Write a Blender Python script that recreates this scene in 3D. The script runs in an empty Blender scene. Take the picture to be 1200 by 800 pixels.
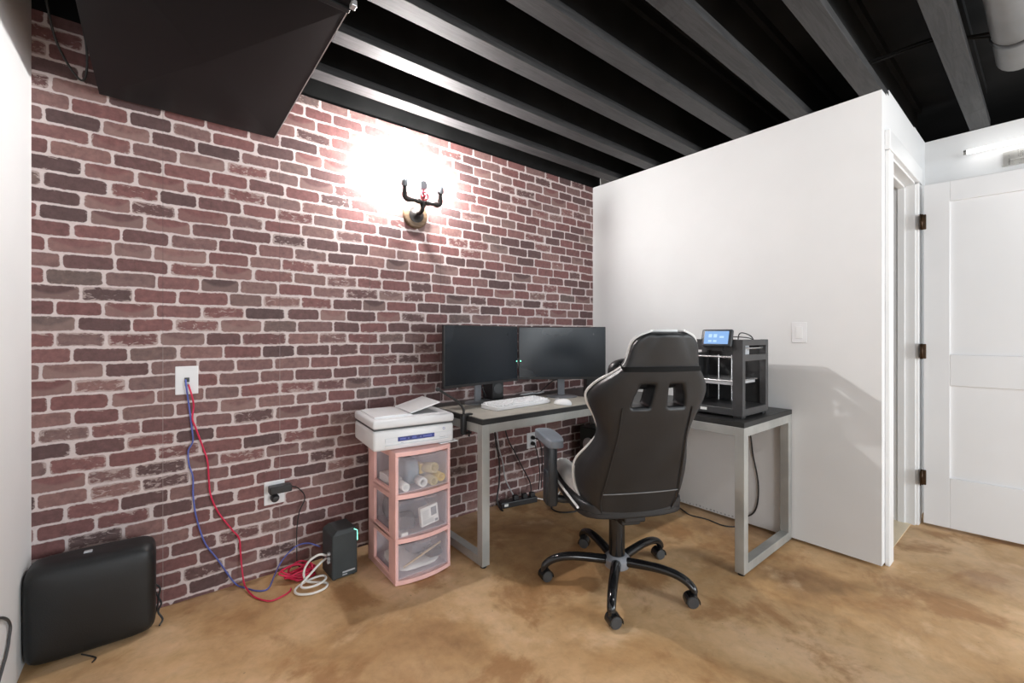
import bpy, bmesh, math, random
from math import sin, cos, pi, radians
from mathutils import Vector, Matrix
random.seed(7)
S = bpy.context.scene
COL = S.collection

# ------------------------------------------------------------------ materials
class N:
    """tiny node-tree helper"""
    def __init__(s, name):
        s.m = bpy.data.materials.new(name); s.m.use_nodes = True
        s.t = s.m.node_tree; s.t.nodes.clear()
        s.out = s.t.nodes.new('ShaderNodeOutputMaterial')
    def n(s, typ, **kw):
        nd = s.t.nodes.new(typ)
        for k, v in kw.items(): setattr(nd, k, v)
        return nd
    def link(s, a, b): s.t.links.new(a, b)
    def put(s, sock, v):
        if hasattr(v, 'links') or isinstance(v, bpy.types.NodeSocket): s.link(v, sock)
        else: sock.default_value = v
    def math(s, op, a, b=0.0, c=0.0):
        nd = s.n('ShaderNodeMath', operation=op)
        s.put(nd.inputs[0], a); s.put(nd.inputs[1], b); s.put(nd.inputs[2], c)
        return nd.outputs[0]
    def xyz(s, x, y, z=0.0):
        nd = s.n('ShaderNodeCombineXYZ')
        s.put(nd.inputs[0], x); s.put(nd.inputs[1], y); s.put(nd.inputs[2], z)
        return nd.outputs[0]
    def coord(s, which='Object'):
        return s.n('ShaderNodeTexCoord').outputs[which]
    def sep(s, v):
        nd = s.n('ShaderNodeSeparateXYZ'); s.link(v, nd.inputs[0]); return nd.outputs
    def noise(s, vec, scale=5.0, detail=2.0, rough=0.5, dist=0.0, color=False):
        nd = s.n('ShaderNodeTexNoise')
        s.link(vec, nd.inputs['Vector'])
        nd.inputs['Scale'].default_value = scale; nd.inputs['Detail'].default_value = detail
        nd.inputs['Roughness'].default_value = rough; nd.inputs['Distortion'].default_value = dist
        return nd.outputs['Color' if color else 'Fac']
    def white(s, vec):
        nd = s.n('ShaderNodeTexWhiteNoise', noise_dimensions='3D'); s.link(vec, nd.inputs['Vector'])
        return nd.outputs['Value']
    def smooth(s, v, lo, hi, a=0.0, b=1.0):
        nd = s.n('ShaderNodeMapRange', interpolation_type='SMOOTHSTEP')
        s.put(nd.inputs[0], v)
        for i, q in enumerate((lo, hi, a, b)): nd.inputs[i + 1].default_value = q
        return nd.outputs[0]
    def mix(s, f, a, b, mode='MIX'):
        nd = s.n('ShaderNodeMix', data_type='RGBA', blend_type=mode)
        s.put(nd.inputs[0], f)
        s.put(nd.inputs[6], a if not isinstance(a, tuple) else (*a[:3], 1)); s.put(nd.inputs[7], b if not isinstance(b, tuple) else (*b[:3], 1))
        return nd.outputs[2]
    def ramp(s, v, stops, interp='LINEAR'):
        nd = s.n('ShaderNodeValToRGB'); nd.color_ramp.interpolation = interp
        e = nd.color_ramp.elements
        while len(e) < len(stops): e.new(0.5)
        for el, (p, c) in zip(e, stops): el.position = p; el.color = (*c, 1)
        s.link(v, nd.inputs[0]); return nd.outputs[0]
    def bsdf(s, color, rough=0.5, metal=0.0, spec=0.5, bump=None, bstr=0.2, bdist=0.01, **kw):
        b = s.n('ShaderNodeBsdfPrincipled')
        s.put(b.inputs['Base Color'], color if not isinstance(color, tuple) else (*color[:3], 1))
        s.put(b.inputs['Roughness'], rough); s.put(b.inputs['Metallic'], metal)
        b.inputs['Specular IOR Level'].default_value = spec
        for k, v in kw.items(): s.put(b.inputs[k.replace('_', ' ')], v)
        if bump is not None:
            bn = s.n('ShaderNodeBump'); s.link(bump, bn.inputs['Height'])
            bn.inputs['Strength'].default_value = bstr; bn.inputs['Distance'].default_value = bdist
            s.link(bn.outputs[0], b.inputs['Normal'])
        return b
    def done(s, shader):
        s.link(shader.outputs[0] if hasattr(shader, 'outputs') else shader, s.out.inputs[0]); return s.m

def plain(name, col, rough=0.5, metal=0.0, spec=0.5, var=0.08, vscale=12.0, bstr=0.0, bscale=200.0):
    k = N(name); c = k.coord()
    nz = k.noise(c, vscale, 3.0)
    f = k.smooth(nz, 0.3, 0.7)
    lo = tuple(max(0, q * (1 - var)) for q in col); hi = tuple(min(1, q * (1 + var)) for q in col)
    colr = k.mix(f, lo, hi)
    r = k.math('ADD', rough, k.math('MULTIPLY', k.math('SUBTRACT', nz, 0.5), 0.12))
    bump = k.noise(c, bscale, 2.0) if bstr > 0 else None
    return k.done(k.bsdf(colr, r, metal, spec, bump, bstr, 0.002))

def emit(name, col, strength):
    k = N(name); e = k.n('ShaderNodeEmission')
    e.inputs[0].default_value = (*col, 1); e.inputs[1].default_value = strength
    return k.done(e)

def brick_mat():
    k = N('brick_wallpaper'); c = k.coord('Object')
    H_, W_ = 0.0612, 0.160
    x, y, z = k.sep(c)
    wob = k.noise(c, 5.0, 1.0); wob2 = k.noise(c, 19.0, 2.0)
    z2 = k.math('ADD', z, k.math('MULTIPLY', k.math('SUBTRACT', wob, 0.5), 0.014))
    z2 = k.math('ADD', z2, k.math('MULTIPLY', k.math('SUBTRACT', wob2, 0.5), 0.006))
    rv = k.math('DIVIDE', k.math('ADD', z2, 5.0), H_)
    row = k.math('FLOOR', rv); fv = k.math('SUBTRACT', rv, row)
    rr = k.white(k.xyz(row, 3.1, 0.7))
    par = k.math('MULTIPLY', k.math('MODULO', row, 2.0), 0.5)
    u = k.math('ADD', k.math('DIVIDE', k.math('ADD', x, 10.0), W_), k.math('ADD', par, k.math('MULTIPLY', rr, 0.35)))
    # bricks of unequal length along a course
    wn = k.noise(k.xyz(k.math('MULTIPLY', x, 4.2), k.math('MULTIPLY', row, 5.37), 0.0), 1.0, 1.0)
    u = k.math('ADD', u, k.math('MULTIPLY', k.math('SUBTRACT', wn, 0.5), 0.75))
    u = k.math('ADD', u, k.math('MULTIPLY', k.math('SUBTRACT', wob2, 0.5), 0.05))
    cell = k.math('FLOOR', u); fu = k.math('SUBTRACT', u, cell)
    lx = k.math('MULTIPLY', k.math('SUBTRACT', fu, 0.5), W_)
    ly = k.math('MULTIPLY', k.math('SUBTRACT', fv, 0.5), H_)
    r_ = 0.012
    idv = k.xyz(cell, row, 0.37)
    w1 = k.white(idv); w2 = k.white(k.xyz(cell, row, 9.7)); w3 = k.white(k.xyz(row, cell, 4.2))
    hy = k.math('ADD', 0.0250, k.math('MULTIPLY', w3, 0.0026))
    qx = k.math('MAXIMUM', k.math('SUBTRACT', k.math('ABSOLUTE', lx), 0.0752 - r_), 0.0)
    qy = k.math('MAXIMUM', k.math('SUBTRACT', k.math('ABSOLUTE', ly), k.math('SUBTRACT', hy, r_)), 0.0)
    d = k.math('SUBTRACT', k.math('SQRT', k.math('ADD', k.math('MULTIPLY', qx, qx), k.math('MULTIPLY', qy, qy))), r_)
    ed = k.noise(c, 70.0, 4.0, 0.65)
    d = k.math('ADD', d, k.math('MULTIPLY', k.math('SUBTRACT', ed, 0.5), 0.0075))
    mask = k.smooth(d, -0.0016, 0.0016, 1.0, 0.0)
    base = k.ramp(w1, [(0.0, (0.0999, 0.0604, 0.0596)), (0.25, (0.1419, 0.0749, 0.0729)), (0.45, (0.1903, 0.0848, 0.0813)), (0.65, (0.2176, 0.1010, 0.0961)),
                       (0.82, (0.1903, 0.1173, 0.1111)), (0.93, (0.2499, 0.1337, 0.1228)), (1.0, (0.1483, 0.1044, 0.0961))])
    mot = k.noise(c, 38.0, 5.0, 0.7)
    base = k.mix(0.85, base, k.ramp(mot, [(0.25, (.60, .60, .60)), (0.5, (.97, .97, .97)), (0.75, (1.35, 1.32, 1.30))]), 'MULTIPLY')
    # lime bloom on some bricks
    st = k.noise(k.xyz(k.math('MULTIPLY', x, 26.0), k.math('MULTIPLY', z, 55.0), 0.0), 1.0, 6.0, 0.72, 0.8)
    thr = k.math('MULTIPLY', k.smooth(w2, 0.55, 0.95), 0.17)
    rim = k.smooth(d, -0.012, -0.001, 0.0, 0.15)
    bloom = k.smooth(k.math('ADD', k.math('ADD', st, thr), rim), 0.70, 0.80)
    spk = k.smooth(k.noise(c, 130.0, 2.0), 0.70, 0.80)
    lite = k.mix(k.math('MAXIMUM', k.math('MULTIPLY', bloom, 0.72), k.math('MULTIPLY', spk, 0.25)), base, (.50, .40, .375))
    arch = k.smooth(k.math('ADD', k.math('MULTIPLY', ly, 22.0), k.math('SUBTRACT', 0.5, k.math('MULTIPLY', k.math('MULTIPLY', lx, lx), 130.0))), 0.55, 0.20)
    lite = k.mix(k.math('MULTIPLY', arch, k.smooth(w3, 0.80, 0.90, 0.0, 0.45)), lite, (.30, .20, .18))
    mort = k.mix(k.noise(c, 45.0, 4.0, 0.7), (.50, .415, .405), (.74, .645, .63))
    col = k.mix(mask, mort, lite)
    # wallpaper strips 45 cm wide: hair-thin seams
    sx = k.math('DIVIDE', k.math('ADD', x, 10.0 + 2.275), 0.4515)
    sf = k.math('ABSOLUTE', k.math('SUBTRACT', k.math('SUBTRACT', sx, k.math('FLOOR', sx)), 0.5))
    seam = k.smooth(sf, 0.4965, 0.4985)
    sv = k.white(k.xyz(k.math('FLOOR', sx), 1.3, 2.2))
    scol = k.mix(k.smooth(z, 1.0, 1.25), (.40, .34, .33), (.10, .07, .07))
    col = k.mix(k.math('MULTIPLY', seam, k.math('ADD', 0.40, k.math('MULTIPLY', sv, 0.5))), col, scol)
    return k.done(k.bsdf(col, 0.62, 0.0, 0.3))

def floor_mat():
    k = N('stained_concrete'); c = k.coord('Object')
    a = k.noise(c, 1.25, 7.0, 0.62, 0.25); b = k.noise(c, 2.7, 8.0, 0.62, 0.45); d = k.noise(c, 17.0, 6.0, 0.7, 0.5)
    g = k.noise(c, 0.8, 3.0, 0.5, 0.5)
    col = k.ramp(a, [(0.30, (0.3087, 0.1640, 0.0741)), (0.42, (0.5253, 0.3158, 0.1482)), (0.54, (0.6830, 0.4495, 0.2451)), (0.70, (0.8125, 0.5612, 0.3719))])
    col = k.mix(k.smooth(b, 0.50, 0.63, 0.0, 0.80), col, (0.3940, 0.2005, 0.0821))
    col = k.mix(k.smooth(g, 0.50, 0.66, 0.0, 0.55), col, (0.6567, 0.4738, 0.3363))
    col = k.mix(k.smooth(b, 0.44, 0.30, 0.0, 0.55), col, (0.8274, 0.5953, 0.3762))
    col = k.mix(0.45, col, k.ramp(d, [(0.3, (.72, .72, .70)), (0.5, (1, 1, 1)), (0.72, (1.18, 1.17, 1.15))]), 'MULTIPLY')
    spk = k.smooth(k.noise(c, 60.0, 1.0), 0.77, 0.80, 0.0, 0.4)
    col = k.mix(spk, col, (.12, .08, .05))
    r = k.math('ADD', 0.30, k.math('MULTIPLY', b, 0.30))
    return k.done(k.bsdf(col, r, 0.0, 0.25, d, 0.05, 0.004))

def wood_mat(name, c1, c2, rough=0.55):
    k = N(name); c = k.coord('Object')
    x, y, z = k.sep(c)
    v = k.xyz(k.math('MULTIPLY', x, 1.2), k.math('MULTIPLY', y, 16.0), k.math('MULTIPLY', z, 16.0))
    g = k.noise(v, 3.0, 5.0, 0.65, 1.5)
    kn = k.smooth(k.noise(c, 7.0, 3.0, 0.5, 2.0), 0.62, 0.74, 0.0, 0.5)
    col = k.mix(k.smooth(g, 0.3, 0.7), c1, c2); col = k.mix(kn, col, tuple(q * 0.55 for q in c1))
    return k.done(k.bsdf(col, rough, 0, 0.4, g, 0.15, 0.003))

def brushed(name, col, rough=0.35, metal=0.7):
    k = N(name); c = k.coord('Object'); x, y, z = k.sep(c)
    g = k.noise(k.xyz(k.math('MULTIPLY', x, 90.0), k.math('MULTIPLY', y, 90.0), k.math('MULTIPLY', z, 6.0)), 1.0, 3.0)
    big = k.noise(c, 6.0, 3.0)
    cc = k.mix(k.smooth(big, .3, .7), tuple(q * .85 for q in col), tuple(min(1, q * 1.1) for q in col))
    return k.done(k.bsdf(cc, k.math('ADD', rough, k.math('MULTIPLY', k.math('SUBTRACT', g, .5), .25)), metal, 0.5))

def frosted(name, col, alpha):
    k = N(name); c = k.coord('Object')
    tr = k.n('ShaderNodeBsdfTransparent'); tr.inputs[0].default_value = (1, 1, 1, 1)
    tl = k.n('ShaderNodeBsdfTranslucent'); tl.inputs[0].default_value = (*col, 1)
    b = k.bsdf(col, 0.38, 0.0, 0.4)
    m1 = k.n('ShaderNodeMixShader'); m1.inputs[0].default_value = .28
    k.link(b.outputs[0], m1.inputs[1]); k.link(tl.outputs[0], m1.inputs[2])
    mx = k.n('ShaderNodeMixShader')
    f = k.smooth(k.noise(c, 9.0, 3.0), 0.3, 0.7, alpha - .05, alpha + .05)
    k.link(f, mx.inputs[0]); k.link(tr.outputs[0], mx.inputs[1]); k.link(m1.outputs[0], mx.inputs[2])
    return k.done(mx)

def leather(name, col, rough=0.42):
    k = N(name); c = k.coord('Object')
    v = k.n('ShaderNodeTexVoronoi'); v.inputs['Scale'].default_value = 260.0; k.link(c, v.inputs['Vector'])
    nz = k.noise(c, 7.0, 3.0)
    cc = k.mix(k.smooth(nz, .3, .7), tuple(q * .85 for q in col), tuple(q * 1.15 for q in col))
    return k.done(k.bsdf(cc, k.math('ADD', rough, k.math('MULTIPLY', k.math('SUBTRACT', nz, .5), .15)), 0, 0.5, v.outputs['Distance'], 0.12, 0.002))

M = {}
M['brick'] = brick_mat(); M['floor'] = floor_mat()
M['wall'] = plain('white_wall_paint', (.76, .76, .76), .55, 0, .3, .015, 3.0, .04, 260)
M['trimw'] = plain('white_trim_paint', (.82, .82, .82), .32, 0, .45, .01, 4.0)
M['doorw'] = plain('white_door_paint', (.80, .80, .81), .34, 0, .45, .01, 4.0)
M['tile'] = plain('cream_floor_tile', (.80, .66, .46), .3, 0, .5, .06, 9.0)
M['deck'] = plain('black_ceiling_paint', (.012, .012, .012), .8, 0, .15, .4, 3.0)
M['joist'] = wood_mat('black_stained_timber', (.021, .021, .022), (.042, .042, .043), .6)
M['web'] = plain('black_web_board', (.010, .010, .010), .8, 0, .15, .3, 5.0)
M['duct'] = plain('black_painted_sheet_metal', (.0055, .0058, .0063), .42, 0, .15, .15, 2.5)
M['edge'] = plain('bare_metal_edge', (.55, .55, .55), .35, .6, .5)
M['pipegrey'] = plain('grey_duct_sleeve', (.14, .14, .14), .5, 0, .4, .15, 5.0)
M['black'] = plain('black_plastic', (.018, .018, .019), .38, 0, .5, .2)
M['blackm'] = plain('black_matte_plastic', (.028, .028, .029), .55, 0, .4, .15, 30, .05)
M['blackgloss'] = plain('black_gloss_enamel', (.012, .012, .013), .14, 0, .6, .15)
M['charcoal'] = plain('charcoal_plastic', (.055, .056, .058), .45, 0, .45, .1)
M['printerdark'] = plain('dark_grey_metal', (.045, .045, .047), .42, 0.0, .5, .12)
M['slate'] = plain('slate_grey_plastic', (.030, .034, .040), .40, 0, .5, .12)
M['pad'] = plain('sheen_armrest_pad', (.22, .25, .29), .35, 0, .5, .08)  # blue-grey sheen of the black pad put into its colour
M['white'] = plain('white_plastic', (.80, .80, .81), .35, 0, .5, .02)
M['offwhite'] = plain('white_casing', (.76, .77, .80), .38, 0, .5, .02)
M['shadegrey'] = plain('pale_grey_plastic', (.45, .46, .48), .45, 0, .4, .05)
M['blue'] = plain('dark_blue_panel', (.03, .045, .22), .25, 0, .5, .3, 30)
M['bluesoft'] = plain('blue_cable_jacket', (.10, .13, .42), .45, 0, .4, .12)
M['red'] = plain('red_cable_jacket', (.62, .02, .075), .42, 0, .45, .1)
M['purple'] = plain('violet_cable_jacket', (.16, .12, .36), .45, 0, .4, .1)
M['whitec'] = plain('white_cable_jacket', (.80, .78, .74), .45, 0, .4, .03)
M['pink'] = plain('pink_plastic', (.88, .53, .49), .42, 0, .45, .05)
M['frost'] = frosted('frosted_drawer_plastic', (.90, .84, .90), .17)
M['frostin'] = frosted('brightened_drawer_plastic', (.90, .85, .90), .62)  # inner sheets made denser, standing in for light inside the drawers
M['steel'] = brushed('brushed_steel', (.42, .42, .40), .42, .35)
M['nickel'] = brushed('brushed_nickel', (.62, .61, .58), .3, .85)
M['bronze'] = plain('oil_rubbed_bronze', (.055, .028, .012), .35, .5, .5, .3, 40)
M['iron'] = plain('black_iron_pipe', (.030, .026, .024), .42, .4, .5, .3, 40)
M['valve'] = plain('red_valve_paint', (.45, .02, .05), .4, 0, .5, .15)
M['gauge'] = plain('gauge_grey', (.20, .21, .23), .4, .3, .5, .1)
M['roundwood'] = wood_mat('brown_round_wood', (.11, .065, .035), (.20, .13, .08), .5)
M['desktop'] = plain('black_desk_laminate', (.026, .026, .026), .36, 0, .5, .15, 25)
M['mat'] = plain('warm_grey_desk_mat', (.40, .375, .33), .55, 0, .3, .10, 8)
M['deskedge'] = plain('black_desk_edge', (.022, .022, .022), .5, 0, .4, .1)
M['screen'] = plain('dark_screen_glass', (.010, .015, .021), .26, 0, .5, .15, 3)
M['led'] = emit('green_led', (.25, 1.0, .65), 2.2)
M['lcd'] = emit('blue_touchscreen_glow', (.27, .46, .80), 0.95)
M['lcd2'] = emit('pale_icon_glow', (.50, .70, .95), 1.0)
M['bulb'] = emit('bulb_glow', (1.0, .985, .97), 2000.0)
M['bulb2'] = emit('bulb_glow_dimmer', (1.0, .985, .965), 620.0)
M['tube'] = emit('tube_glow', (1.0, .98, .96), 5.0)
M['leather'] = leather('black_leatherette', (.014, .015, .017))
M['bagskin'] = leather('black_vinyl', (.008, .009, .010), .48)
M['whiteleather'] = leather('white_leatherette', (.78, .78, .77), .4)
M['piping'] = plain('white_piping', (.80, .80, .79), .45, 0, .4, .02)
M['stitch'] = plain('grey_seam', (.20, .20, .20), .6, 0, .3, .1)
M['paper'] = plain('white_paper', (.82, .82, .80), .7, 0, .2, .02)
M['ink'] = plain('grey_print', (.30, .31, .34), .7, 0, .2, .05)
M['inkdark'] = plain('dark_print', (.10, .10, .12), .7, 0, .2, .05)
M['yellow'] = plain('yellow_card', (.62, .44, .08), .6, 0, .3, .1)
M['tan'] = plain('tan_card', (.52, .42, .20), .6, 0, .3, .1)
M['greyblue'] = plain('grey_blue_cloth', (.26, .32, .37), .8, 0, .2, .1)
M['greycloth'] = plain('grey_cloth', (.18, .19, .22), .8, 0, .2, .15)
M['darkcloth'] = plain('charcoal_cloth', (.05, .05, .055), .8, 0, .2, .15)
M['stick'] = wood_mat('pale_wood_stick', (.55, .40, .22), (.66, .50, .30))
M['greenblack'] = plain('dark_green_case', (.010, .020, .016), .35, 0, .5, .2)
M['nasgrey'] = plain('dark_slate_case', (.040, .048, .050), .5, 0, .4, .1)
M['aluminium'] = plain('silver_rod', (.70, .70, .70), .25, .8, .5, .05)
M['scuff'] = plain('grey_scuff', (.42, .42, .42), .7, 0, .2, .2, 60)
M['hub'] = plain('grey_hub', (.30, .31, .34), .4, .1, .5, .05)

# ------------------------------------------------------------------ mesh helpers
def rotz(a): return Matrix.Rotation(a, 4, 'Z')
class B:
    """collects shapes, builds ONE mesh object"""
    def __init__(s): s.bm = bmesh.new()
    def box(s, x0, x1, y0, y1, z0, z1, bev=0.0, seg=2, mat=None, mi=0):
        r = bmesh.ops.create_cube(s.bm, size=1.0)
        vs = r['verts']
        for v in vs:
            v.co = Vector(((x0 + x1) / 2 + v.co.x * (x1 - x0), (y0 + y1) / 2 + v.co.y * (y1 - y0), (z0 + z1) / 2 + v.co.z * (z1 - z0)))
        fs = set(f for v in vs for f in v.link_faces)
        for f in fs: f.material_index = mi
        if bev > 0:
            es = list(set(e for v in vs for e in v.link_edges))
            r2 = bmesh.ops.bevel(s.bm, geom=es, offset=bev, segments=seg, affect='EDGES', profile=0.5)
            vs = list(set(v for f in r2['faces'] for v in f.verts) | set(v for v in vs if v.is_valid))
            allv = set(vs)
            # include whole island
            st = list(allv)
            while st:
                v = st.pop()
                for e in v.link_edges:
                    o = e.other_vert(v)
                    if o not in allv: allv.add(o); st.append(o)
            vs = list(allv)
            for v in vs:
                for f in v.link_faces: f.material_index = mi
        if mat is not None: bmesh.ops.transform(s.bm, matrix=mat, verts=vs)
        return s
    def tube(s, pts, r, n=10, closed=False, mi=0, caps=True):
        pts = [Vector(p) for p in pts]
        rs = r if isinstance(r, (list, tuple)) else [r] * len(pts)
        rings = []; up = None
        L = len(pts)
        for i, p in enumerate(pts):
            a = pts[(i - 1) % L] if (i > 0 or closed) else p
            b = pts[(i + 1) % L] if (i < L - 1 or closed) else p
            t = (b - a)
            if t.length < 1e-9: t = Vector((0, 0, 1))
            t.normalize()
            if up is None:
                up = Vector((0, 0, 1)) if abs(t.z) < .9 else Vector((1, 0, 0))
            up = up - t * up.dot(t)
            if up.length < 1e-6: up = t.orthogonal()
            up.normalize(); w = t.cross(up)
            rings.append([s.bm.verts.new(p + (up * cos(2 * pi * k / n) + w * sin(2 * pi * k / n)) * rs[i]) for k in range(n)])
        m = L if closed else L - 1
        for i in range(m):
            A, Bq = rings[i], rings[(i + 1) % L]
            for k in range(n):
                f = s.bm.faces.new((A[k], A[(k + 1) % n], Bq[(k + 1) % n], Bq[k])); f.smooth = True; f.material_index = mi
        if caps and not closed:
            for ring in (rings[0][::-1], rings[-1]):
                f = s.bm.faces.new(ring); f.material_index = mi
        return s
    def lathe(s, prof, n=24, mat=None, mi=0):
        """prof: (radius, z) list, axis z"""
        rings = []; new = []
        for (r, z) in prof:
            ring = [s.bm.verts.new((max(r, 1e-5) * cos(2 * pi * k / n), max(r, 1e-5) * sin(2 * pi * k / n), z)) for k in range(n)]
            rings.append(ring); new += ring
        for A, Bq in zip(rings, rings[1:]):
            for k in range(n):
                f = s.bm.faces.new((A[k], A[(k + 1) % n], Bq[(k + 1) % n], Bq[k])); f.smooth = True; f.material_index = mi
        f = s.bm.faces.new(rings[0][::-1]); f.material_index = mi
        f = s.bm.faces.new(rings[-1]); f.material_index = mi
        if mat is not None: bmesh.ops.transform(s.bm, matrix=mat, verts=new)
        return s
    def prism(s, poly, z0, z1, mat=None, mi=0):
        """closed polygon in xy, extruded z0..z1"""
        a = [s.bm.verts.new((p[0], p[1], z0)) for p in poly]
        b = [s.bm.verts.new((p[0], p[1], z1)) for p in poly]
        n = len(poly)
        fs = [s.bm.faces.new(a[::-1]), s.bm.faces.new(b)]
        for i in range(n): fs.append(s.bm.faces.new((a[i], a[(i + 1) % n], b[(i + 1) % n], b[i])))
        for f in fs: f.material_index = mi
        if mat is not None: bmesh.ops.transform(s.bm, matrix=mat, verts=a + b)
        return s
    def build(s, name, mats, parent=None, smooth=None, loc=None, sub=0, bevel=0.0):
        bmesh.ops.recalc_face_normals(s.bm, faces=s.bm.faces)
        me = bpy.data.meshes.new(name); s.bm.to_mesh(me); s.bm.free()
        for m in (mats if isinstance(mats, (list, tuple)) else [mats]): me.materials.append(M[m] if isinstance(m, str) else m)
        o = bpy.data.objects.new(name, me); COL.objects.link(o)
        if parent is not None: o.parent = parent
        if loc is not None: o.location = loc
        if bevel > 0:
            md = o.modifiers.new('Bevel', 'BEVEL'); md.width = bevel; md.segments = 2; md.limit_method = 'ANGLE'; md.angle_limit = radians(40)
        if sub:
            md = o.modifiers.new('Subsurf', 'SUBSURF'); md.levels = sub; md.render_levels = sub
            for p in me.polygons: p.use_smooth = True
        if smooth:
            for p in me.polygons: p.use_smooth = True
            try: me.set_sharp_from_angle(angle=radians(smooth if smooth is not True else 40))
            except Exception: pass
        return o
def tag(o, label, cat, group=None):
    o['label'] = label; o['category'] = cat
    if group: o['group'] = group
    return o
def thing(name, label, cat, loc=(0, 0, 0), rz=0.0, group=None):
    o = bpy.data.objects.new(name, None); COL.objects.link(o)
    o.location = loc; o.rotation_euler = (0, 0, rz); o.empty_display_size = .1
    return tag(o, label, cat, group)
def struct(o): o['kind'] = 'structure'; return o
def smoothpath(pts, n=6, closed=False):
    """Catmull-Rom through the points"""
    P = [Vector(p) for p in pts]; out = []
    L = len(P); m = L if closed else L - 1
    for i in range(m):
        p0 = P[(i - 1) % L] if (closed or i > 0) else P[0] * 2 - P[1]
        p1 = P[i]; p2 = P[(i + 1) % L]
        p3 = P[(i + 2) % L] if (closed or i + 2 < L) else P[-1] * 2 - P[-2]
        for k in range(n):
            t = k / n
            out.append(0.5 * ((2 * p1) + (p2 - p0) * t + (2 * p0 - 5 * p1 + 4 * p2 - p3) * t * t + (3 * p1 - p0 - 3 * p2 + p3) * t ** 3))
    if not closed: out.append(P[-1])
    return out
def cable(name, pts, r, mat, label, cat='cable', group=None, n=8, closed=False):
    o = B().tube(smoothpath(pts, 7, closed), r, n, closed).build(name, mat)
    return tag(o, label, cat, group)
AX = Matrix.Rotation(radians(90), 4, 'X')     # z axis -> -y
AXY = Matrix.Rotation(radians(90), 4, 'Y')    # z axis -> x
def T(x, y, z): return Matrix.Translation((x, y, z))

# ------------------------------------------------------------------ room shell
XL, XE, YD, TOP = -3.178, 1.17, -1.867, 2.393
YB = -6.6                                              # room runs on behind the camera
struct(B().box(XL - .12, 3.4, YB, .12, -.10, 0).build('floor', 'floor'))
struct(B().box(XL - .12, 0.10, 0, .12, 0, TOP).build('wall_back', 'brick'))
struct(B().box(XL - .12, 0.10, .006, .12, TOP, 2.72).build('trim_3', 'web'))
struct(B().box(XL - .12, XL, YB, 0, 0, 2.72).build('wall_left', 'wall'))
b = B(); b.box(0, .10, YD, 0, .016, TOP)               # white partition beside the desk; a shadow gap under it
for v in b.bm.verts:
    if v.co.z > 1 and v.co.y < -1: v.co.z = TOP + .002
struct(b.build('wall_right', 'wall'))
# marks where the board was cut along the floor
b = B()
for i in range(17):
    y = -.78 - i * .0235; w = random.uniform(.005, .014)
    b.box(-.0012, .0, y - w, y, .024 + random.uniform(-.003, .003), .031 + random.uniform(-.003, .004))
tag(b.build('floor_line_print', 'scuff'), 'small grey smudged print along foot of white wall under desk', 'marking')
# wall with the doorway
b = B()
b.box(.10, .148, YD, -1.745, 0, TOP + .018); b.box(.82, XE, YD, -1.745, 0, TOP + .06)
b.box(.148, .82, YD, -1.745, 2.11, TOP + .05)
struct(b.build('wall_doorway', 'wall'))
struct(B().box(XE, XE + .12, YB, .12, 0, 2.452).build('wall_end', 'wall'))
struct(B().box(.10, XE, 0, .12, 0, 2.72).build('wall_beyond', 'wall'))
struct(B().box(.148, .82, -1.852, -1.745, 0, .0035).build('floor_threshold', 'tile'))
struct(B().box(.10, XE, -1.745, 0, 0, .004).build('floor_beyond', 'tile'))
# casing, jambs, stops
b = B()
yc = YD - .020
b.box(.06, .145, yc, YD, 0, 2.105, .004); b.box(.823, .91, yc, YD, 0, 2.105, .004)
b.box(.055, .915, yc - .003, YD, 2.108, 2.207, .004)
struct(b.build('trim_1', 'trimw'))
b = B()
b.box(.146, .162, YD - .004, -1.742, 0, 2.11); b.box(.808, .824, YD - .004, -1.742, 0, 2.11); b.box(.146, .824, YD - .004, -1.742, 2.095, 2.112)
b.box(.162, .174, -1.825, -1.79, 0, 2.097, .002); b.box(.796, .808, -1.825, -1.79, 0, 2.097, .002); b.box(.162, .808, -1.825, -1.79, 2.083, 2.097, .002)
struct(b.build('trim_2', 'trimw'))

# door leaf, hung open
door = bpy.data.objects.new('door_1', None); COL.objects.link(door); door['kind'] = 'structure'
door.location = (.845, -1.905, 0); door.rotation_euler = (0, 0, radians(6.0))
# local: leaf runs along -y, visible face towards -x
W = .66
b = B()
b.box(.010, .040, -W, 0, .02, 2.085)
# raised stiles and rails (shaker): stile .114, lock rail etc.
for (y0, y1, z0, z1) in ((-.114, 0, .02, 2.085), (-W, -W + .114, .02, 2.085), (-W + .114, -.114, 1.965, 2.085), (-W + .114, -.114, .868, 1.052), (-W + .114, -.114, .02, .318)):
    b.box(-.004, .011, y0, y1, z0, z1, .002, 1)
    b.box(.039, .050, y0, y1, z0, z1, .0025, 1)
leaf = b.build('leaf', 'doorw', door)
for z in (1.86, 1.07, .30):
    hb = B()
    hb.box(-.060, -.020, .012, .015, z - .045, z + .045, .004)
    hb.box(-.0215, -.002, -.012, .012, z - .045, z + .045, .004)
    hb.tube([(-.018, .008, z - .047), (-.018, .008, z + .047)], .0065, 10)
    hb.build('hinge', 'bronze', door)

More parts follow.
